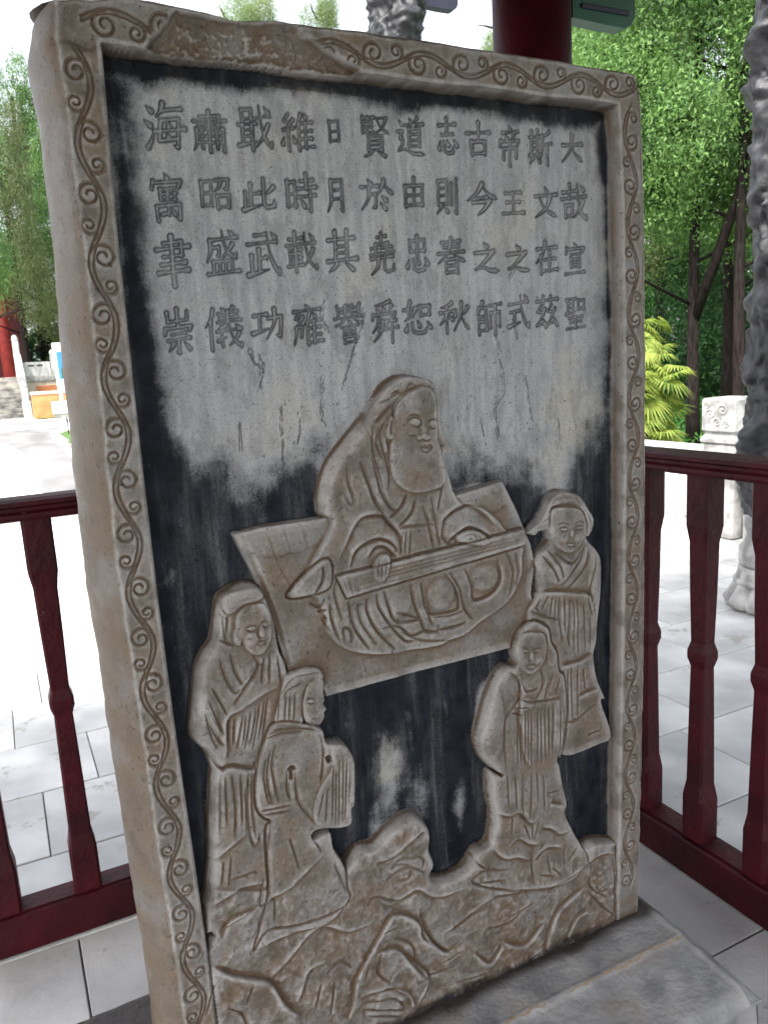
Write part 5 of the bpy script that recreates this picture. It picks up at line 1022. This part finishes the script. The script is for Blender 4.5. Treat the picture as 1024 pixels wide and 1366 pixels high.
# ------------------------------------------------------------------ floor of the pavilion and terrace
def slab(me_cache={}, w=.7, d=.42, h=.05): pass
fl = MB().box((-14, -8, FZ-.4), (4.62, 9.7, FZ-.010)).build('pavilion_floor', M['joint']); tag(fl, kind='structure')
ks_ = MB().box((3.0, -8, FZ-.3), (4.80, 9.71, FZ-.004)).build('kerb_stones', M['marble']); tag(ks_, kind='structure')
tw, th = .71, .425; g = .0020; tiles = []
tm = [MB().box((g, g, -.03), (tw-g, th-g, 0), .0025).mesh('floor_tile') for _ in range(1)]
for m_ in tm: m_.materials.append(M['tile'])
offs = {1: -.12, 2: .06, 3: -.16, 4: .03, 0: .50}
nt_ = 0
for r_ in range(-5, 18):
    y = .42+(r_-1)*th+.0; y = .415+(r_-1)*.4265
    off = offs.get(r_, rnd.uniform(0, tw))
    for k in range(-3, 7):
        x = off+(k)*tw
        if x > 4.6-tw or x < -1.9 or (y > 4 and x > 3.6): continue
        o = bpy.data.objects.new('floor_tile', tm[0]); COL.objects.link(o); o.parent = fl; o.location = (x, y, FZ+rnd.uniform(-.0012, .0012)); nt_ += 1
# ------------------------------------------------------------------ wooden railings
BAL = [(0, .034, 0), (.095, .034, .0), (.13, .027, 0), (.30, .024, 0), (.395, .022, 0), (.415, .029, 0), (.43, .029, 0), (.45, .022, 0), (.56, .0255, 0), (.665, .0275, 0), (.70, .034, 0), (.806, .034, 0)]
def baluster():
    m = MB(); v = []; f = []
    for z, r, _ in BAL: v += [(-r*.8, -r, z), (r*.8, -r, z), (r, -r*.8, z), (r, r*.8, z), (r*.8, r, z), (-r*.8, r, z), (-r, r*.8, z), (-r, -r*.8, z)]
    for k in range(len(BAL)-1):
        for i in range(8): f.append((k*8+i, k*8+(i+1) % 8, k*8+8+(i+1) % 8, k*8+8+i))
    f += [tuple(range(7, -1, -1)), tuple(range(len(v)-8, len(v)))]; m.add(v, f); me = m.mesh('baluster'); me.materials.append(M['red']); return me
bme = baluster()
def railing(p0, length, ang, label, spots):
    r = empty('wooden_railing', p0, ang, label=label, cat='railing', group='dark red railings of the pavilion')
    prof = [(-.040, 0), (.040, 0), (.044, .008), (.044, .016), (.034, .022), (.034, .030), (.046, .036), (.046, .046), (.030, .052), (-.030, .052), (-.046, .046), (-.046, .036), (-.034, .030), (-.034, .022), (-.044, .016), (-.044, .008)]
    MB().prism([(y, z+1.103) for y, z in prof], 0, 0, length).build('top_rail', M['red'], r)
    MB().box((0, -.045, .003), (length, .045, .105), .004).build('bottom_rail', M['red'], r)
    MB().prism([(-.03, .1045), (.03, .1045), (.03, .110), (-.03, .110)], 0, 0, length).build('foot_strip', M['red'], r)
    for s in spots:
        o = bpy.data.objects.new('baluster', bme); COL.objects.link(o); o.parent = r; o.location = (s, 0, .110); o.scale = (1, 1, (1.103-.110)/.806)
    return r
railing((-1.9, .895, FZ), 3.26, 0, 'dark red wooden railing behind the tablet at its left, along the pavilion back', [1.9-.079+.193*k for k in range(-9, 8)])
railing((1.425, .82, FZ), 3.1, -math.pi/2, 'dark red wooden railing at the right of the tablet, running toward the viewer', [.215, .405, .598, .79]+[.79+.19*k for k in range(1, 11)])
# ------------------------------------------------------------------ pavilion posts, beams, roof
pil = empty('pavilion_pillar', (1.487, .96, FZ), label='thick dark red round pillar behind the top right corner of the tablet', cat='pillar', group='red pillars of the pavilion')
MB().lathe([(.118, .12), (.118, 2.815)], 40).build('shaft', M['red'], pil, True); MB().lathe([(.17, 0), (.18, .03), (.17, .08), (.135, .12)], 32).build('foot_stone', M['marble_old'], pil, True)
for i, (x, y) in enumerate(((-1.95, .96), (-1.95, -2.45), (1.487, -2.45))):
    c = copy_tree(pil); c.location = (x, y, FZ); c['label'] = ('dark red pillar at the far left back corner of the pavilion', 'dark red pillar at the near left corner of the pavilion', 'dark red pillar at the near right corner of the pavilion')[i]
rf = empty('pavilion_roof', (0, 0, 0), label='tiled roof of the pavilion carried by red pillars over the tablet', cat='roof')
cx_, cy_ = -.23, -.75
for (a, b) in (((-2.2, .90), (1.75, 1.02)), ((-2.2, -2.51), (1.75, -2.39)), ((-2.01, -2.38), (-1.89, .89)), ((1.43, -2.38), (1.55, .89))): MB().box((a[0], a[1], 2.40), (b[0], b[1], 2.615), .006).build('beam', M['wood'], rf)
MB().box((-3.0, -4.6, 2.62), (2.6, 1.40, 2.68)).build('ceiling_board', M['wood'], rf)
MB().add([(-3.1, -4.7, 2.685), (2.7, -4.7, 2.685), (2.7, 1.5, 2.685), (-3.1, 1.5, 2.685), (cx_, cy_, 4.9)], [(0, 1, 4), (1, 2, 4), (2, 3, 4), (3, 0, 4), (0, 3, 2, 1)]).build('tiled_slope', M['rooftile'], rf)
br = empty('corner_bracket', (1.60, .93, 2.22), label='green carved timber bracket beside the red pillar above the right of the tablet', cat='bracket')
def bracket(mb, w, h, th):
    out = [(0, 0), (w*.55, -.005)]+[(w-.05+.05*math.cos(a)*1, .045+.05*math.sin(a)) for a in np.linspace(-1.4, 0, 6)]+[(w, h), (0, h)]
    return mb.prism(out, 1, -th/2, th/2)
bracket(MB(), .25, .2, .05).build('board', M['green'], br)
for (a, b, z) in ((.03, .22, .03), (.05, .20, .10)): MB().box((a, -.034, z), (b, .034, z+.014), .003).build('moulding', M['darkpaint'], br)
# ------------------------------------------------------------------ dragon columns
def dragoncol(loc, H, label, seed):
    r = empty('carved_column', loc, label=label, cat='column', group='carved stone dragon columns')
    nz, na = 330, 110; R0 = .145; v = []; f = []
    n = fbm(nz, na*2, 12, seed, 4, .6); n = np.roll(n, 0, 1); w_ = np.linspace(0, 1, na); n = n[:, :na]*(1-w_)+n[:, na:2*na][:, ::1]*w_*0+n[:, ::-1][:, :na][:, ::1]*0+n[:, :na]*0+n[:, na-1:na-1+1]*0+w_*n[:, [0]]
    n2 = fbm(nz, na, 15, seed+9, 3, .55); n3 = fbm(nz, na, 9, seed+17, 2); fd = np.minimum(1, np.minimum(np.arange(na), na-1-np.arange(na))/6.0); n2 = .42+(n2-.42)*fd; n3 = n3*fd
    for a in range(nz):
        z = .50+(H-.50)*a/(nz-1)
        for b in range(na):
            th = 2*math.pi*b/na; ph = th*1.0-z*3.1; d = (ph+math.pi) % (2*math.pi)-math.pi
            wv = d+.35*math.sin(z*7+seed); body_ = math.exp(-(wv/.42)**2)*.062; sc = .006*math.cos(z*120+wv*5)*math.exp(-(wv/.5)**2)
            d2 = (th*1.0+z*2.1+1.3+.5*math.sin(z*5)+math.pi) % (2*math.pi)-math.pi; cl = .020*max(0, math.sin(z*19+3*math.sin(th*2+seed))*math.cos(th*3+z*4))
            rr = R0+body_+sc+cl+.045*(n[a, b]-.5)+.055*(.16-min(.16, abs(n2[a, b]-.5)))*4-.020*(n3[a, b] > .60)+.016*math.exp(-(d2/.25)**2)
            v.append((rr*math.cos(th), rr*math.sin(th), z))
    for a in range(nz-1):
        for b in range(na): f.append((a*na+b, a*na+(b+1) % na, (a+1)*na+(b+1) % na, (a+1)*na+b))
    f.append(tuple(range((nz-1)*na, nz*na)))
    me = bpy.data.meshes.new('shaft'); me.from_pydata(v, [], f); me.update(); link('shaft', me, M['dragon'], r, True)
    # lotus foot: petals, ring, drum
    v = []; f = []; prof = [(.205, 0), (.25, .015), (.26, .05), (.235, .09), (.205, .14), (.19, .20), (.185, .23)]; na = 96
    for k, (q, z) in enumerate(prof):
        for b in range(na):
            th = 2*math.pi*b/na; pet = abs(math.sin(th*6)); v.append(((q*(1-.10*(1-pet)**2*(k < 5)))*math.cos(th), (q*(1-.10*(1-pet)**2*(k < 5)))*math.sin(th), z))
    for k in range(len(prof)-1):
        for b in range(na): f.append((k*na+b, k*na+(b+1) % na, (k+1)*na+(b+1) % na, (k+1)*na+b))
    f.append(tuple(range((len(prof)-1)*na, len(prof)*na))); me = bpy.data.meshes.new('lotus_foot'); me.from_pydata(v, [], f); me.update(); link('lotus_foot', me, M['marble_old'], r, True)
    MB().lathe([(.198, .13), (.212, .14), (.212, .155), (.198, .165)], 48).build('foot_ring', M['marble_old'], r, True)
    MB().lathe([(.175, .235), (.185, .25), (.185, .33), (.16, .36), (.15, .41), (.165, .45), (.16, .505)], 48).build('neck_ring', M['marble_old'], r, True)
    return r
dragoncol((3.53, 1.60, FZ), 4.6, 'dark carved stone column with a light lotus foot, at the right edge', 3)
c2 = dragoncol((2.39, 3.5, FZ), 3.66, 'dark carved stone column rising above the middle of the tablet', 5)
bk = empty('beam_bracket', (2.56, 3.5, 3.40), label='dark painted bracket at the head of the carved column above the tablet', cat='bracket')
bracket(MB(), .28, .22, .06).build('board', M['darkpaint'], bk)
bk2 = copy_tree(bk); bk2.rotation_euler = (0, 0, math.pi); bk2.location = (2.22, 3.5, 3.40); bk2['label'] = 'dark painted bracket on the left of the carved column head above the tablet'
lt = MB().box((-.5, 3.42, 3.63), (2.95, 3.58, 3.83), .005).build('lintel_beam', M['darkpaint']); tag(lt, 'dark painted beam resting on the carved column above the tablet', 'beam')
# ------------------------------------------------------------------ marble balustrade at the right
bs = empty('marble_balustrade', (4.72, 2.9, FZ), label='white marble balustrade with grooved panels behind the right railing', cat='balustrade')
BY = -2.9
def bal_panel(y0, y1):
    MB().box((-.05, y0, .0), (.07, y1, .52), .003).build('panel', M['marble'], bs)
    MB().box((-.075, y0, .55), (.095, y1, .66), .012).build('handrail', M['marble'], bs)
    MB().box((-.035, y0+.1, .52), (.055, y1-.1, .55)).build('rail_support', M['marble'], bs)
    n = int((y1-y0-.2)/.085); me = MB().box((-.062, -.026, .10), (-.050, .026, .46), .004).mesh('panel_slat'); me.materials.append(M['marble'])
    for k in range(n):
        o = bpy.data.objects.new('panel_slat', me); COL.objects.link(o); o.parent = bs; o.location = (0, y0+.13+k*.085, 0)
bal_panel(.16, 2.4); bal_panel(2.7, 5.0); bal_panel(-2.4, -.16)
pm = MB().box((-.14, -.14, 0), (.14, .14, .70), .012); me_post = pm.mesh('post'); me_post.materials.append(M['marble_old'])
def capmesh():
    m = MB(); m.lathe([(.18, .702), (.215, .715), (.215, .74), (.185, .765), (.175, .79)], 4, ph=math.pi/4); m.box((-.15, -.15, .79), (.15, .15, 1.035), .012); return m.mesh('cap')
cm = capmesh(); cm.materials.append(M['marble_old'])
cloud = MB()
for k in range(12):
    z = .70+.025*(k % 4); 
for y in (0, 2.55, 5.15, -2.55):
    for nm, me in (('post', me_post), ('cap', cm)):
        o = bpy.data.objects.new(nm, me); COL.objects.link(o); o.parent = bs; o.location = (0, y, 0)
    # cloud scrolls in low relief on the post face
    for (sy, sz, rr) in ((-.05, .95, .045), (.06, .92, .042), (.0, .86, .034), (-.08, .85, .03), (.09, .985, .028)):
        th_ = np.linspace(0, 8.5, 26); P = [(-.153, y+sy+rr*(1-t/9.5)*math.cos(t), sz+rr*(1-t/9.5)*math.sin(t)) for t in th_]
        MB().tube(P, .007, 5).build('cloud_scroll', M['marble_old'], bs)
# ------------------------------------------------------------------ terrain
def sheet(name, pts_, z, m, kind='structure'):
    me = bpy.data.meshes.new(name); me.from_pydata([(x, y, z) for x, y in pts_], [], [tuple(range(len(pts_)))]); me.update(); o = link(name, me, m); tag(o, kind=kind); return o
sheet('ground', [(-180, -120), (220, -120), (220, 260), (-180, 260)], FZ-.42, M['soil'])
MB_ = MB().box((-20, 9.72, FZ-.4), (4.62, 40.0, FZ-.004)); pz = MB_.build('plaza', M['plaza']); tag(pz, kind='structure')
sheet('path', [(.30, 9.8), (.45, 14.4), (.40, 16.5), (.22, 18.6), (.0, 21.5), (-3, 24), (-3, 34), (3.6, 34), (1.3, 25), (1.15, 20), (1.10, 15), (1.0, 9.8)], FZ+.000, M['path'])
sheet('pale_path_band', [(-2, 27.2), (-2, 29.5), (3.2, 30.5), (2.2, 27.5)], FZ+.004, M['plaza'])
gr = MB().box((5.0, -3, FZ-.42), (60, 70, FZ+.02)).build('lawn', M['grass']); tag(gr, kind='structure')
sheet('lawn_patch', [(1.32, 19), (1.46, 20.2), (1.45, 23.2), (1.8, 24.5), (4.5, 25), (4.5, 19)], FZ+.03, M['grass'])
sheet('lawn_strip', [(1.45, 35.2), (1.5, 39.5), (8, 39.5), (8, 35.2)], FZ+.03, M['grass'])
# ------------------------------------------------------------------ hall with steps far at the left
hall = empty('red_temple_hall', (-2.0, 46, FZ), label='dark red temple hall with pillars at the far left behind the steps', cat='temple')
MB().box((-14, 0, 1.9), (3.9, 1, 7.4)).build('wall', M['darkred'], hall)
MB().box((-14, -3.5, 0), (3.6, 0, 1.9)).build('platform', M['yellowstone'], hall)
for x in (-9, -6, -3, -.1, 2.85): MB().lathe([(.30, 1.9), (.30, 9.5)], 16).build('pillar', M['redwall'], hall, True, (x, -1.5, 0))
for k in range(8): MB().box((-7.5+1.25*k, -.08, 2.0), (-6.5+1.25*k, 0, 6.6), .01).build('door_leaf', M['redwall'], hall)
MB().box((-15, -3.2, 9.5), (1.8, 1.5, 9.9)).build('eave_beam', M['green'], hall)
MB().add([(-16, -5, 9.8), (1.7, -5, 9.8), (1.7, 4, 9.8), (-16, 4, 9.8), (-12, -.5, 12.5), (-.5, -.5, 12.5)], [(0, 1, 5, 4), (1, 2, 5), (2, 3, 4, 5), (3, 0, 4), (3, 2, 1, 0)]).build('roof', M['rooftile'], hall)
st = empty('stone_steps', (-1.6, 39, FZ), label='weathered grey stone steps leading up to the red hall at far left', cat='steps')
for k in range(9): MB().box((-4, .42*k, .0), (2.95-.0, .42*k+.46 if k < 8 else 4.2, .21*(k+1)), .012).build('step', M['step'], st)
sr = empty('stair_balustrade', (1.25, 38.9, FZ), label='white marble handrail sloping down beside the far stone steps', cat='balustrade')
MB().prism([(0, 0), (0, .95), (3.6, 2.85), (3.6, 1.85), (.5, .15), (.5, 0)], 0, -.12, .12).build('sloping_panel', M['marble'], sr)
MB().prism([(-.1, 1.0), (-.1, 1.14), (3.6, 3.05), (3.6, 2.9)], 0, -.16, .16).build('handrail', M['marble'], sr)
MB().box((-.19, -.35, 0), (.19, .05, .75), .03).build('drum_stone', M['marble'], sr)
for y, h in ((3.6, 3.65), (.0, 1.35)): MB().box((-.15, y-.15, 0), (.15, y+.15, h), .03).build('post', M['marble'], sr); MB().lathe([(.14, h), (.17, h+.06), (.12, h+.24), (.05, h+.3)], 12, (0, y)).build('finial', M['marble'], sr)
tb = empty('terrace_balustrade', (1.45, 42.2, 1.7), label='white marble balustrade on the yellowed terrace wall beside the far steps', cat='balustrade')
MB().box((0, -.06, 0), (1.25, .06, .68), .01).build('panel', M['marble'], tb); MB().box((1.55, -.06, 0), (4.4, .06, .68), .01).build('panel', M['marble'], tb)
for x in (.22, .62): MB().box((x, -.07, .47), (x+.28, -.055, .55)).build('opening', M['pit'], tb)
for x in (1.28, 4.5): MB().box((x, -.13, 0), (x+.25, .13, 1.0), .02).build('post', M['marble'], tb); MB().lathe([(.10, 1.0), (.14, 1.06), (.13, 1.16), (.05, 1.26)], 12, (x+.125, 0)).build('finial', M['marble'], tb)
tw_ = empty('terrace_wall', (1.4, 42, FZ), label='yellowed stone retaining wall below the far white balustrade', cat='wall')
MB().box((0, 0, 0), (9, 5, 1.9), .02).build('masonry', M['yellowstone'], tw_); MB().box((-.05, -.06, 1.62), (9.05, 0, 1.9), .02).build('coping', M['marble_old'], tw_)
MB().box((.5, -.05, .75), (3.5, .0, 1.4)).build('inset_slab', M['orange'], tw_)
pl = empty('brick_planter', (1.38, 36, FZ), label='long low orange planter wall in front of the far terrace', cat='planter')
MB().box((0, 0, 0), (1.1, .35, 1.02), .02).build('wall', M['orange'], pl); MB().box((1.1, .0, 0), (5, .35, 1.12), .02).build('wall', M['orange'], pl); MB().box((-.03, -.04, 1.02), (5.03, .39, 1.16), .02).build('coping', M['yellowstone'], pl)
sg = empty('notice_board', (2.05, 30, FZ), label='tall white notice board with blue poster just left of the tablet', cat='sign')
MB().box((0, 0, 1.1), (1.3, .12, 2.9), .01).build('board', M['white'], sg); MB().box((.10, -.012, 1.6), (1.2, -.002, 2.58)).build('poster', M['blue'], sg); MB().box((.2, -.02, 1.64), (.6, -.0135, 2.0)).build('picture', M['dark'], sg)
MB().box((.03, 0, 0), (.13, .12, 1.1)).build('leg', M['white'], sg); MB().box((1.15, 0, 0), (1.25, .12, 1.1)).build('leg', M['white'], sg)
sb_ = empty('low_sign', (1.33, 22.7, FZ), label='small white sign panel on a dark leg over the grass at left', cat='sign')
MB().box((0, 0, .60), (.55, .08, .95), .01).build('panel', M['white'], sb_); MB().box((.02, .02, .50), (.53, .06, .60)).build('under_frame', M['step'], sb_)
for x in (.33, .50): MB().box((x, .02, 0), (x+.03, .05, .5)).build('leg', M['bark'], sb_)
# ------------------------------------------------------------------ trees
CROWN = {}
def leafcloud(name, blobs, n, size, m, seed, droop=0, asp=2.2, shell=.55, zr=1.0):
    r = np.random.default_rng(seed); wts = np.array([b[3]*b[4]*b[5] for b in blobs])**.75; wts = wts/wts.sum(); k = r.choice(len(blobs), n, p=wts); B = np.array(blobs)[k]
    d = r.normal(size=(n, 3)); d /= np.linalg.norm(d, axis=1)[:, None]; rad = (shell+(1-shell)*r.random(n)**.6)[:, None]
    # sub clumps
    nc = max(20, n//150); cc = r.normal(size=(nc, 3)); cc /= np.linalg.norm(cc, axis=1)[:, None]; ck = r.integers(0, nc, n); d2 = cc[ck]*.86+d*.24; d2 = d2*rad*(.75+.5*r.random((nc, 1)))[ck]
    P = B[:, :3]+d2*B[:, 3:6]
    a = r.normal(size=(n, 3)); a[:, 2] -= droop; a /= np.linalg.norm(a, axis=1)[:, None]; b = np.cross(a, r.normal(size=(n, 3))); b /= np.linalg.norm(b, axis=1)[:, None]
    s = (size*(.6+.8*r.random(n)))[:, None]; a = a*s; b = b*s/asp; a[:, 2] /= zr; b[:, 2] /= zr
    V = np.stack([P-b*.5, P+a*.5-b*.15*0, P+a, P+a*.45+b], 1).reshape(-1, 3).astype(np.float32)
    me = bpy.data.meshes.new(name); me.vertices.add(4*n); me.vertices.foreach_set('co', V.ravel()); me.loops.add(4*n); me.loops.foreach_set('vertex_index', np.arange(4*n, dtype=np.int32)); me.polygons.add(n)
    me.polygons.foreach_set('loop_start', np.arange(0, 4*n, 4, dtype=np.int32)); me.update(calc_edges=True); me.materials.append(m); return me
def tree(loc, H, rad, trunk_r, m, label, seed, crown0=.35, fork=False, n=9000, size=.1, lean=0, kind='tree', droop=.4, name='cypress_tree', group='trees around the pavilion'):
    r = random.Random(seed); t = empty(name, loc, r.uniform(0, 6) if not fork else 0, label=label, cat='tree', group=group)
    tr = MB(); P = [(lean*z*z*.02+.05*math.sin(z*1.3+seed)*trunk_r*4, .04*math.cos(z*1.1+seed)*trunk_r*4, z) for z in np.linspace(0, H*.85, 9)]; tr.tube(P, [trunk_r*(1.25 if i == 0 else 1-.085*i) for i in range(9)], 10); tr.build('trunk', M['bark'], t, True)
    nb_ = 9
    for k in range(nb_):
        z = H*(crown0*.8+.6*k/nb_); a = k*2.4+seed; L = rad*(1.0-.6*k/nb_); lm = MB()
        lm.tube([(0, 0, z), (L*.5*math.cos(a), L*.5*math.sin(a), z+L*.22), (L*.9*math.cos(a+.15), L*.9*math.sin(a+.15), z+L*.30)], [trunk_r*.26, trunk_r*.15, trunk_r*.04], 6); lm.build('limb', M['bark'], t, True)
    if fork: MB().tube([(0, 0, 1.75), (0, -.35, 2.5), (.1, -.75, 3.6), (.1, -1.0, 5)], [trunk_r*.8, trunk_r*.7, trunk_r*.6, trunk_r*.4], 8).build('limb', M['bark'], t, True)
    blobs = []
    for k in range(14):
        f_ = r.random(); z = H*(crown0+(1-crown0)*f_); q = rad*(1-.65*f_)*r.uniform(.35, .8); a = r.uniform(0, 6.28); s = rad*r.uniform(.30, .52)*(1-.4*f_); blobs.append((q*math.cos(a), q*math.sin(a), z, s, s, s*1.25))
    key = (m.name, seed % 2 if m.name == 'cypress_foliage' else 0)
    if key not in CROWN:
        bl = [(b[0]/rad, b[1]/rad, (b[2]-H*crown0)/(H*(1-crown0)), b[3]/rad, b[4]/rad, b[5]/(H*(1-crown0))) for b in blobs]
        CROWN[key] = leafcloud('crown', bl, {'cypress_foliage': 85000, 'deep_foliage': 55000}.get(m.name, 45000), .026, m, seed, .5, 2.6, zr=2.3)
    o = link('crown', CROWN[key], None, t); o.location = (0, 0, H*crown0); o.scale = (rad, rad, H*(1-crown0)*.92); return t
TR = [ # x, y, height, radius, trunk, material, seed, crown start, fork, label, leaves, leaf size
 (8.0, 6.25, 8, 2.2, .085, 'cyp', 3, .30, True, 'forked dark trunk tree behind the palm at right', 16000, .13),
 (8.05, 5.60, 8, 1.9, .08, 'cyp', 4, .36, False, 'straight dark trunk tree behind the marble post at right', 15000, .13),
 (10.5, 10.6, 10, 2.3, .14, 'cyp', 5, .22, False, 'bright green feathery cypress just right of the tablet top', 20000, .15),
 (10.2, 7.6, 10, 2.4, .09, 'cyp2', 6, .26, False, 'browner cypress between the trunks at right', 16000, .15),
 (13.5, 9.0, 10, 2.7, .16, 'dark', 7, .10, False, 'deep green tree filling the back of the grove at right', 14000, .2),
 (14.5, 13.2, 10, 2.9, .16, 'shrub', 8, .08, False, 'leafy green tree behind the palm at right', 14000, .2),
 (16.5, 11.2, 11, 3.0, .16, 'dark', 18, .05, False, 'farthest dark tree of the grove at right', 14000, .22),
 (10.8, 5.9, 9, 2.2, .085, 'cyp', 19, .25, False, 'green cypress behind the carved column at right', 14000, .15),
 (2.9, 47.5, 19.5, 3.1, .3, 'cyp', 9, .22, False, 'tall green cypress beside the red hall at left', 12000, .22),
(-.35, 38.0, 17.5, 3.2, .3, 'cyp', 21, .19, False, 'cypress with hanging boughs at the left picture edge before the red hall', 12000, .2),
 (1.75, 43.6, 16.0, 2.7, .22, 'cyp2', 10, .23, False, 'brownish green cypress between the red hall and the notice board at left', 12000, .2),
 (3.2, 48, 10, 3.4, .28, 'dark', 11, .12, False, 'dark tree behind the white terrace balustrade at left', 12000, .35),
 (5.2, 45, 9, 2.6, .25, 'cyp', 12, .12, False, 'green tree behind the notice board at left', 9000, .3),
 (8.7, 26, 14.8, 2.2, .2, 'pale', 13, .55, False, 'pale treetop showing above the broken border of the tablet', 2600, .2),
 (11.6, 26, 15.0, 1.4, .16, 'pale', 14, .6, False, 'thin pale treetop above the middle of the tablet', 1500, .2),
 (19.0, 26, 14.8, 1.8, .2, 'pale', 15, .5, False, 'thin pale treetop left of the red pillar', 1500, .2),
 (14.0, 15.8, 8.6, 2.0, .2, 'cyp2', 16, .3, False, 'thin tree showing between bracket and grove at upper right', 5000, .17)]
for (x, y, H, ra, trr, mk, sd_, c0, fk, lb, n, sz) in TR: tree((x, y, FZ), H, ra, trr, M[mk], lb, sd_, c0, fk, n, sz)
# fan palm
def palm(loc, seed, label, nleaf, hs, R0=1):
    r = random.Random(seed); t = empty('fan_palm', loc, 0, label=label, cat='palm', group='yellow green fan palms by the balustrade')
    for k in range(4):
        a = k*1.6; MB().tube([(.05*math.cos(a), .05*math.sin(a), 0), (.10*math.cos(a), .10*math.sin(a), .35+.1*k)], .025, 7).build('stem', M['bark'], t, True)
    for k in range(nleaf):
        a = r.uniform(0, 6.283); h = r.uniform(*hs); q = r.uniform(.25, .62)*R0; c = Vector((q*math.cos(a), q*math.sin(a), h)); lf = MB()
        lf.tube([(.05*math.cos(a), .05*math.sin(a), .3), (c.x*.55, c.y*.55, h*.85), tuple(c)], [.007, .006, .004], 5)
        out = Vector((math.cos(a), math.sin(a), r.uniform(-1.1, .7))).normalized(); side = Vector((-math.sin(a), math.cos(a), 0)); up = out.cross(side); nf = 26; L = r.uniform(.20, .30)*R0
        for i in range(nf):
            b = -2.3+4.6*i/(nf-1); d = (out*math.cos(b)+side*math.sin(b)); w_ = .0125*R0; dr = Vector((0, 0, -1))*L*.28
            s2 = d.cross(up).normalized()*w_; Li = L*(.8+.25*math.cos(b*.5))
            P0, P1, P2 = c, c+d*Li*.55+s2+up*.02, c+d*Li*.55-s2+up*.02; P3 = c+d*Li+dr*r.uniform(.5, 1.2)
            lf.add([P0, P1, P3, P2], [(0, 1, 2, 3)])
        me = bpy.data.meshes.new('leaf'); me.from_pydata(lf.v, [], lf.f); me.update(); link('leaf', me, M['palm'], t)
palm((5.65, 5.0, FZ), 1, 'yellow green fan palm right beside the tablet edge, low and dense', 110, (.25, 1.25), .95)
palm((5.9, 5.35, FZ), 2, 'taller yellow green fan palm behind the dense one beside the tablet', 40, (1.0, 1.75), .85)
palm((5.4, 4.55, FZ), 4, 'small yellow green fan palm nearest the marble post', 30, (.2, .75), .6)
def bush(name, pts_, n, size, m, seed, **k):
    o = link(name, leafcloud(name, pts_, n, size, m, seed, .1), None); return tag(o, **k)
r2 = random.Random(5)
bush('ground_cover', [(r2.uniform(5.5, 13), r2.uniform(0, 14), FZ+.15, .7, .7, .28+.03*r2.random()) for _ in range(80)], 34000, .08, M['shrub'], 61, kind='stuff')
bush('undergrowth', [(r2.uniform(12, 17), r2.uniform(2, 18), .6, 1.2, 1.2, .8) for _ in range(40)], 18000, .16, M['dark'], 62, kind='stuff')
bush('distant_wood', [(18+26*t, 44-44*t+r2.uniform(-2, 2), 2.2+r2.uniform(0, 2.5), 3, 3, 3.6) for t in np.linspace(-.45, 1.1, 46)], 34000, .5, M['dark'], 63, kind='stuff')
bush('distant_hedge', [(x, 52+r2.uniform(-1, 1), 2.0, 2.5, 2, 2.8) for x in np.linspace(-30, 18, 26)], 18000, .5, M['dark'], 64, kind='stuff')
